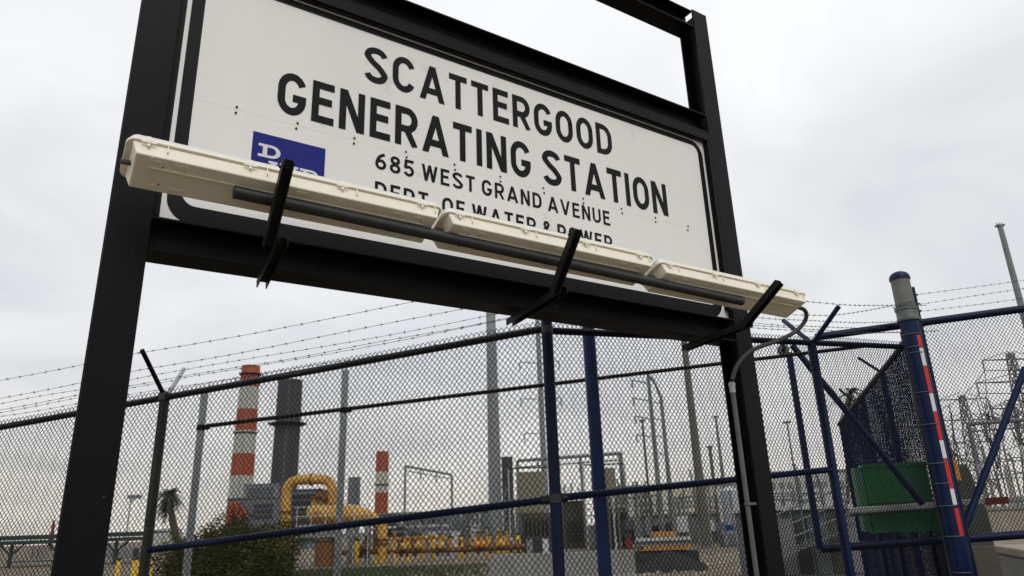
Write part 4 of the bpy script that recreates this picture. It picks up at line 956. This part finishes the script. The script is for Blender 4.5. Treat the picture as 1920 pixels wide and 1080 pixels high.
# bollards
bd = [(668, 1015, 1058), (706.5, 1014, 1056), (739, 1013, 1055), (766, 1013, 1054), (791, 1012, 1051), (812.5, 1011, 1049), (864.5, 1005, 1047), (917, 998, 1043), (935, 999, 1043), (948.5, 1000, 1040), (972.6, 1001, 1038)]
ords = ['first', 'second', 'third', 'fourth', 'fifth', 'sixth', 'seventh', 'eighth', 'ninth', 'tenth', 'eleventh']
b0 = None
for i, (px, yt, yb) in enumerate(bd):
    r_ = ray(px, yb); k = -EYE/r_.z; p = CAM+r_*k; Yq = min(44, max(34, p.y)); p = at(px, yb, Yq)
    if b0 is None:
        b0 = thing('bollard', (p.x, Yq, 0), '', 'bollard', 'yellow bollards in front of the pipeline')
        part('shaft', MB().tube([(p.x, Yq, 0), (p.x, Yq, 1.22)], .13, 14), YELB, b0, True)
        part('dark_cap', MB().tube([(p.x, Yq, 1.222), (p.x, Yq, 1.32), (p.x, Yq, 1.36)], [.14, .14, .06], 14), DARK, b0, True)
        b = b0
    else: b = copy_tree(b0); b.location = (p.x, Yq, 0)
    b['label'] = ords[i]+' yellow bollard from the left in the row before the pipeline'
b1 = None
for i, px in enumerate((222, 238, 252, 263)):
    p = at(px, 1060, 28)
    b = copy_tree(b0); b.location = (p.x, 28+(i % 2)*.8, 0); b.scale = (.62, .62, .78); b['group'] = 'yellow posts between the left sign post and the bush'
    b['label'] = ords[i]+' of four yellow posts just right of the left sign post'
# jersey barrier
Yj = 21.5
a, b = at(915, 1041, Yj), at(1192, 1030, Yj)
jb = thing('concrete_barrier', ((a.x+b.x)/2, Yj, 0), 'long pale grey concrete barrier behind the thick navy post', 'barrier')
n = 2
for k in range(n):
    x0 = a.x+(b.x-a.x)*k/n+.015; x1 = a.x+(b.x-a.x)*(k+1)/n-.015; zt_ = a.z
    prof = [(-.30, 0), (-.30, .09), (-.13, .30), (-.085, zt_), (.085, zt_), (.13, .30), (.30, .09), (.30, 0)]
    part('barrier_section', MB().extrude(prof, (x0, Yj+.3, 0), Y_, Z, X*(x1-x0)), CONC, jb, bevel=.01)
# trailer with boards
Yt = 27
a, b = at(1193, 1016, Yt), at(1296, 1010, Yt); zc1, zc2 = at(1245, 1032, Yt).z, at(1245, 1050, Yt).z
tr = thing('board_stack', ((a.x+b.x)/2, Yt, 0), 'stack of yellow and grey boards lying on a dark tarpaulin heap', 'board stack')
for k in range(3):
    part('grey_plank', MB().bx(a.x-.05+.1*k, b.x-.1*random.random(), Yt-.08, Yt+.8, zc1+.165+k*.05, zc1+.205+k*.05), (CONC, BGREY, CONCD)[k], tr)
part('pale_beam', MB().bx(a.x, b.x, Yt-.05, Yt+.15, a.z+.01, a.z+.12), LGREY, tr)
part('grey_beam', MB().bx(a.x+.02, b.x-.02, Yt-.02, Yt+.5, a.z-.17, a.z+.008), BGREY, tr)
for k in range(3):
    z = zc1+.01+k*.050; part('board', MB().bx(a.x+.05+.2*random.random(), b.x+.03-.15*random.random(), Yt-.12+.03*random.random(), Yt+.9, z, z+.044), WOODY, tr)
part('orange_box', MB().bx(at(1228, 1000, Yt).x, at(1272, 1000, Yt).x, Yt+.4, Yt+1, a.z+.125, at(1250, 997, Yt).z), WOODY, tr)
mb = MB(); xs_ = [a.x-.18+(b.x-a.x+.55)*k/16 for k in range(17)]
nn_ = 7
for k, x_ in enumerate(xs_):
    e_ = min(k, 16-k)/7; e_ = min(1, e_)
    for q in range(nn_):
        f = q/(nn_-1); mb.v.append(Vector((x_+random.uniform(-.03, .03), Yt-.55*f*(.7+.3*e_)-.1+random.uniform(-.03, .03), (zc1-.02)*(1-f**1.7)*(.35+.65*e_)+random.uniform(-.015, .015)*(1 if q < nn_-1 else 0))))
for k in range(16):
    for q in range(nn_-1): mb.f.append((k*nn_+q, k*nn_+q+1, (k+1)*nn_+q+1, (k+1)*nn_+q))
part('tarpaulin', mb, TYRE, tr, True)
part('pallet', MB().bx(a.x-.05, b.x+.2, Yt-.05, Yt+1.2, 0, zc1-.03), DARK, tr)
rb = thing('red_drum', at(1180, 1040, Yt), 'small dark red drum left of the loaded trailer', 'drum'); rb.location.z = 0
c = at(1179, 1008, Yt); part('body', MB().tube([(c.x, Yt, .0), (c.x, Yt, c.z)], .10, 14), DRED, rb, True); part('lid', MB().tube([(c.x, Yt, c.z+.001), (c.x, Yt, c.z+.04)], .11, 14), DARK, rb, True)
def rack_(label, x0, x1, yt, yb, Y, n, m=POLEG, seed=1):
    R_ = random.Random(seed); a = at(x0, yt, Y); b = at(x1, yt, Y); zt_ = a.z; zb_ = max(.6, at(x0, yb, Y).z)
    t = thing('switchgear_rack', ((a.x+b.x)/2, Y, 0), label, 'switchgear'); L_ = b.x-a.x
    for k in range(n):
        x_ = a.x+L_*(k+R_.uniform(.1, .9))/n; top = zb_+(zt_-zb_)*R_.uniform(.35, 1); yy = Y+R_.uniform(0, 3)
        part('column', MB().tube([(x_, yy, 0), (x_, yy, top)], R_.choice((.05, .07, .11)), 6), R_.choice((m, LGREY, MGREY, POLEB, OLIVE)), t)
        if R_.random() < .7: insul(t, (x_, yy, top), (R_.uniform(-.3, .3), 0, 1), R_.uniform(.5, 1.1), .11, R_.choice((POLEG, POLEB, LGREY)), 5)
        if R_.random() < .55: part('cross_bar', MB().tube([(x_-R_.uniform(.3, 1.2), yy, top*.86), (x_+R_.uniform(.3, 1.4), yy, top*R_.uniform(.8, .9))], .045, 5), m, t)
        if R_.random() < .45: h_ = R_.uniform(.5, 1.3); w_ = R_.uniform(.2, .5); z_ = R_.uniform(.3, 1.2); part('control_box', MB().bx(x_-w_, x_+w_, yy-.3, yy-.05, z_, z_+h_), R_.choice((LGREY, MGREY, BGREY, DARK, BGREY)), t, bevel=.02)
    for z_ in (zb_+(zt_-zb_)*.3, zb_+(zt_-zb_)*.62): part('bus_bar', MB().tube([(a.x, Y+.5, z_), (b.x, Y+.5, z_+.1)], .04, 6), m, t)
    return t
rack_('jumble of grey switchgear posts just right of the thick navy post', 1140, 1215, 905, 985, 52, 13, seed=3)
rack_('jumble of insulators and frames in front of the plain grey service building', 1205, 1300, 925, 985, 56, 16, seed=5)
rack_('switchgear posts between the brown pole and the pale tank', 1300, 1352, 905, 985, 57, 10, seed=8)
rack_('low cluster of grey process frames behind the middle bollards', 735, 830, 972, 1010, 62, 16, BGREY, seed=11)
rack_('low cluster of pipe frames left of the grey monopole', 835, 915, 960, 1005, 58, 13, BGREY, seed=12)
rack_('thin frames between the slim dark stack and the corner post', 935, 1020, 930, 1000, 60, 11, seed=15)
rack_('frames between the fence corner post and the thick navy post', 1048, 1108, 925, 990, 66, 9, seed=18)
rack_('dark equipment frames beyond the foot of the right sign post', 1440, 1560, 900, 985, 40, 14, seed=21)
rack_('substation switch frames seen through the gate leaf', 1830, 1945, 830, 930, 55, 16, seed=25)
# yard clutter between pipeline and barriers
for (px0, px1, yt, Y, m, nm, lb) in ((1100, 1150, 985, 55, BGREY, 'equipment_cabinet', 'blue-grey cabinet right of the thick navy post'), (1160, 1200, 975, 66, LGREY, 'equipment_cabinet', 'pale cabinet between the navy post and the trailer'),
        (985, 1030, 1008, 44, DARK, 'equipment_cabinet', 'dark low cabinet behind the left end of the barrier'), (865, 905, 985, 60, DARK, 'equipment_cabinet', 'dark cabinet left of the grey monopole'), (1355, 1390, 1000, 50, BGREY, 'equipment_cabinet', 'grey-blue cabinet in front of the pale tank')):
    a, b = at(px0, yt, Y), at(px1, yt, Y); t = thing(nm, ((a.x+b.x)/2, Y, 0), lb, 'cabinet'); part('body', MB().bx(a.x, b.x, Y, Y+1.2, 0, a.z), m, t, bevel=.03)
    n = 3
    for k in range(n): w_ = (b.x-a.x)/n; part('door', MB().bx(a.x+w_*k+.05, a.x+w_*(k+1)-.05, Y-.03, Y-.002, .12, a.z-.1), (MGREY, m, LGREY)[k], t)
for k, (px, yt, h) in enumerate(((1175, 940, 1), (1190, 925, 1), (1213, 930, 1), (1060, 930, 1), (1092, 872, 1), (1140, 935, 1), (1320, 940, 1), (1270, 950, 1))):
    Y = 60+k; t, cx, zt_ = pole('bus_support', ('slim support post '+['left of the red drum', 'above the red drum', 'below the twin green masts', 'beside the dark olive switch house', 'hugging the left side of the thick navy post', 'hugging the right side of the thick navy post', 'between service building and pale tank', 'above the loaded trailer'][k]), Y, (px, yt), (px+3, 1010), 5, 6, LGREY if k % 2 else POLEG)
    insul(t, (cx, Y, zt_), (0, 0, 1), .9, .13)
# ================================================================== LEFT BACKGROUND
Yc = 58
cz = at(100, 1002, Yc).z; cz2 = at(100, 1019, Yc).z
cn = thing('canopy', (at(130, 1010, Yc).x, Yc, 0), 'long dark green carport canopy at the left edge of the picture', 'canopy')
xa, xb = at(-60, 1010, Yc).x, at(268, 1010, Yc).x
part('fascia', MB().bx(xa, xb, Yc, Yc+.15, (cz+cz2)/2, cz), CANG, cn); part('lower_fascia', MB().bx(xa, xb, Yc+.05, Yc+.25, cz2, (cz+cz2)/2-.05), CANG, cn); part('roof_sheet', MB().bx(xa, xb, Yc+.15, Yc+5, cz-.12, cz-.02), CANG, cn)
for px in (15, 105, 212):
    p = at(px, 1030, Yc); part('column', MB().tube([(p.x, Yc+.4, 0), (p.x, Yc+.4, cz2)], .13, 8), CANG, cn)
    for s in (-1, 1): part('brace', MB().tube([(p.x, Yc+.4, cz2-.8), (p.x+s*.9, Yc+.4, cz2)], .07, 6), CANG, cn)
for k, (p0, p1, yt, Y, m, lb) in enumerate(((20, 95, 1052, 75, BGREY, 'low blue-grey unit under the carport canopy'), (58, 75, 1024, 90, CONCW, 'beige block seen under the carport canopy'), (290, 340, 994, 130, LGREY, 'pale round storage tank left of the bush'), (200, 262, 1028, 80, MGREY, 'grey skid behind the four yellow posts'))):
    a, b = at(p0, yt, Y), at(p1, yt, Y); t = thing('storage_tank' if k == 2 else 'equipment_skid', ((a.x+b.x)/2, Y, 0), lb, 'tank' if k == 2 else 'equipment')
    if k == 2:
        r = (b.x-a.x)/2; part('shell', MB().tube([((a.x+b.x)/2, Y, 0), ((a.x+b.x)/2, Y, a.z), ((a.x+b.x)/2, Y, a.z+.3)], [r, r, r*.2], 24), m, t, True); part('rim', MB().tube([((a.x+b.x)/2, Y, a.z-.12), ((a.x+b.x)/2, Y, a.z-.02)], r*1.02, 24), MGREY, t)
    else:
        part('body', MB().bx(a.x, b.x, Y, Y+2, 0, a.z), m, t); n = 5
        for q in range(n): w_ = (b.x-a.x)/n; part('panel', MB().bx(a.x+w_*q+.06, a.x+w_*(q+1)-.06, Y-.04, Y-.002, .1, a.z-.1), (m, DARK, MGREY, m, DARK)[q], t)
t, cx, zt_ = pole('lamp_post', 'small distant lamp post right of the left sign post', 110, (242, 932), (240, 1010), 2, 3, POLEG, 'lamp post')
part('lamp_head', MB().box((cx+.5, 110, zt_), X*.9, Y_*.4, Z*.25), POLEG, t); part('lamp_arm', MB().tube([(cx, 110, zt_-.8), (cx+.6, 110, zt_)], .1, 5), POLEG, t)
fs = thing('flare_stack', (at(101, 1000, 200).x, 200, 0), 'tiny dark red flare stack on the left horizon', 'stack')
c = at(101, 980, 200); part('shaft', MB().tube([(c.x, 200, 0), (c.x, 200, c.z)], [.5, .35], 10), DRED, fs); part('tip', MB().tube([(c.x, 200, c.z+.001), (c.x, 200, c.z+.6)], .25, 8), DARK, fs)
# palm leaning left of the bush
def palm(base_px, top_px, Y, label, nf=34, Lf=2.6, tr=.62):
    a = at(*base_px, Y); a.z = 0; b = at(*top_px, Y); t = thing('palm_tree', (a.x, Y, 0), label, 'tree')
    pts = [a.lerp(b, k/8)+X*(-.35*math.sin(k/8*math.pi)*.6) for k in range(9)]
    part('trunk', MB().tube(pts, [tr*(1-.16*k/8+.13*math.sin(k*5)) for k in range(9)], 10), BARK, t, True)
    mb = MB()
    for k in range(nf):
        az = random.uniform(0, 2*math.pi); el = random.uniform(-1.3, 1.0); d = Vector((math.cos(az)*math.cos(el), math.sin(az)*math.cos(el), math.sin(el))); Ln = Lf*random.uniform(.7, 1.1)
        sd_ = d.cross(Z).normalized(); prev = b.copy(); 
        for q in range(1, 8):
            f = q/7; p = b+d*Ln*f-Z*(Ln*.55*f*f); mb.tube([prev, p], .03, 3, False)
            for s in (-1, 1):
                tipv = p+sd_*s*.42*(1-f*.7)-Z*.22+d*.25; mb.poly([prev, p, tipv])
            prev = p
    part('crown', mb, PALM, t)
palm((343, 990), (318, 925), 95, 'shaggy dark palm leaning left behind the bush', 90, 2.3, .42)
palm((1585, 960), (1594, 735), 60, 'small grey palm top showing beyond the receding fence', 16, 2.0, .14)
# bush: thousands of small leaves on a twig skeleton
def bush(cx, Y, rx, ry, h, label, n=15000):
    t = thing('bush', (cx, Y, hgt(cx, Y)), label, 'bush'); g0 = hgt(cx, Y)
    mb = MB()
    for k in range(26):
        a = random.uniform(0, 2*math.pi); r = random.uniform(.2, .9); e_ = Vector((cx+math.cos(a)*rx*r*.8, Y+math.sin(a)*ry*r*.8, g0+h*random.uniform(.5, .9)))
        mid = Vector((cx, Y, g0)).lerp(e_, .5)+Vector((random.uniform(-.1, .1), random.uniform(-.1, .1), .1)); mb.tube([(cx+random.uniform(-.15, .15), Y, g0-.05), mid, e_], [.035, .02, .006], 5)
    part('stems', mb, BARK, t)
    lobes = [(random.uniform(-.62, .62), random.uniform(-.5, .5), random.uniform(.36, .86), random.uniform(.22, .34)) for _ in range(44)]+[(-.1, 0, .45, .55), (.3, 0, .4, .5), (-.45, 0, .35, .45), (.5, 0, .25, .45), (-.6, 0, .2, .35), (.42, 0, .62, .36), (-.55, -.1, .55, .36), (-.30, -.2, .72, .34), (-.68, 0, .38, .34), (.02, -.2, .75, .32), (.62, 0, .45, .32), (.1, -.3, .4, .5), (-.25, -.3, .4, .5)]+[(random.uniform(-.75, .7), random.uniform(-.6, .3), random.uniform(.12, .5), .34) for _ in range(16)]
    vs = []; fs_ = []
    for i in range(n):
        lx, ly, lzz, lr = random.choice(lobes)
        d = Vector((random.gauss(0, 1), random.gauss(0, 1), random.gauss(0, 1))).normalized()
        rr_ = lr*(random.random()**.4)*random.uniform(.9, 1.10)
        p = Vector((cx+(lx+d.x*rr_)*rx, Y+(ly+d.y*rr_)*ry, g0+max(.02, lzz+d.z*rr_*.75)*h))
        s = random.uniform(.016, .036); a = Vector((random.gauss(0, 1), random.gauss(0, 1), random.gauss(0, 1)+.6)).normalized(); u, w = frame(a)
        k = len(vs); vs += [p-u*s, p+w*s*.34, p+u*s, p-w*s*.34]; fs_.append((k, k+1, k+2, k+3))
    m2 = MB(); m2.v = vs; m2.f = fs_; part('foliage', m2, LEAF, t)
    return t
c = at(445, 1000, 11.5); bush(c.x, 11.5, 1.22, .9, 2.10, 'dense dull green bush behind the fence below the striped chimney', 150000)
c = at(580, 1070, 16); bush(c.x, 16, .8, .6, 1.05, 'low green shrub in front of the brown tank', 7000)
# grass patches
mb = MB()
for i in range(9000):
    px = random.uniform(560, 960); Y = random.uniform(27, 36); p = at(px, 1060, Y); 
    if random.random() < (px-700)/300: continue
    h = random.uniform(.08, .28); a = random.uniform(0, math.pi); d = Vector((math.cos(a), math.sin(a), 0))*.02; tp_ = Vector((p.x+random.uniform(-.06, .06), Y+random.uniform(-.06, .06), h))
    mb.poly([Vector((p.x, Y, 0))-d, Vector((p.x, Y, 0))+d, tp_])
tag(part('grass', mb, GRASS), 'ragged green grass strip in front of the bollards', 'grass', kind='stuff')
# kerb line in the yard
a, b = at(560, 1066, 36), at(960, 1052, 36)
kb = part('kerb', MB().bx(a.x, b.x, 36, 36.3, 0, .14), CONC); tag(kb, 'pale concrete kerb along the grass strip', kind='structure')
# loose stones on the gravel yard (the nearest, largest ones)
mb = MB()
for i in range(5000):
    px = random.uniform(680, 1900); Y = random.uniform(18, 40); p = at(px, 1060, Y); s = random.uniform(.02, .07)
    mb.box((p.x, Y, hgt(p.x, Y)+s*.4), Vector((s, random.uniform(-s, s)*.4, 0)), Vector((0, s*.8, random.uniform(-s, s)*.3)), Vector((0, 0, s*.6)))
tag(part('gravel', mb, CONCW), 'loose pale stones scattered over the plant yard', 'gravel', kind='stuff')
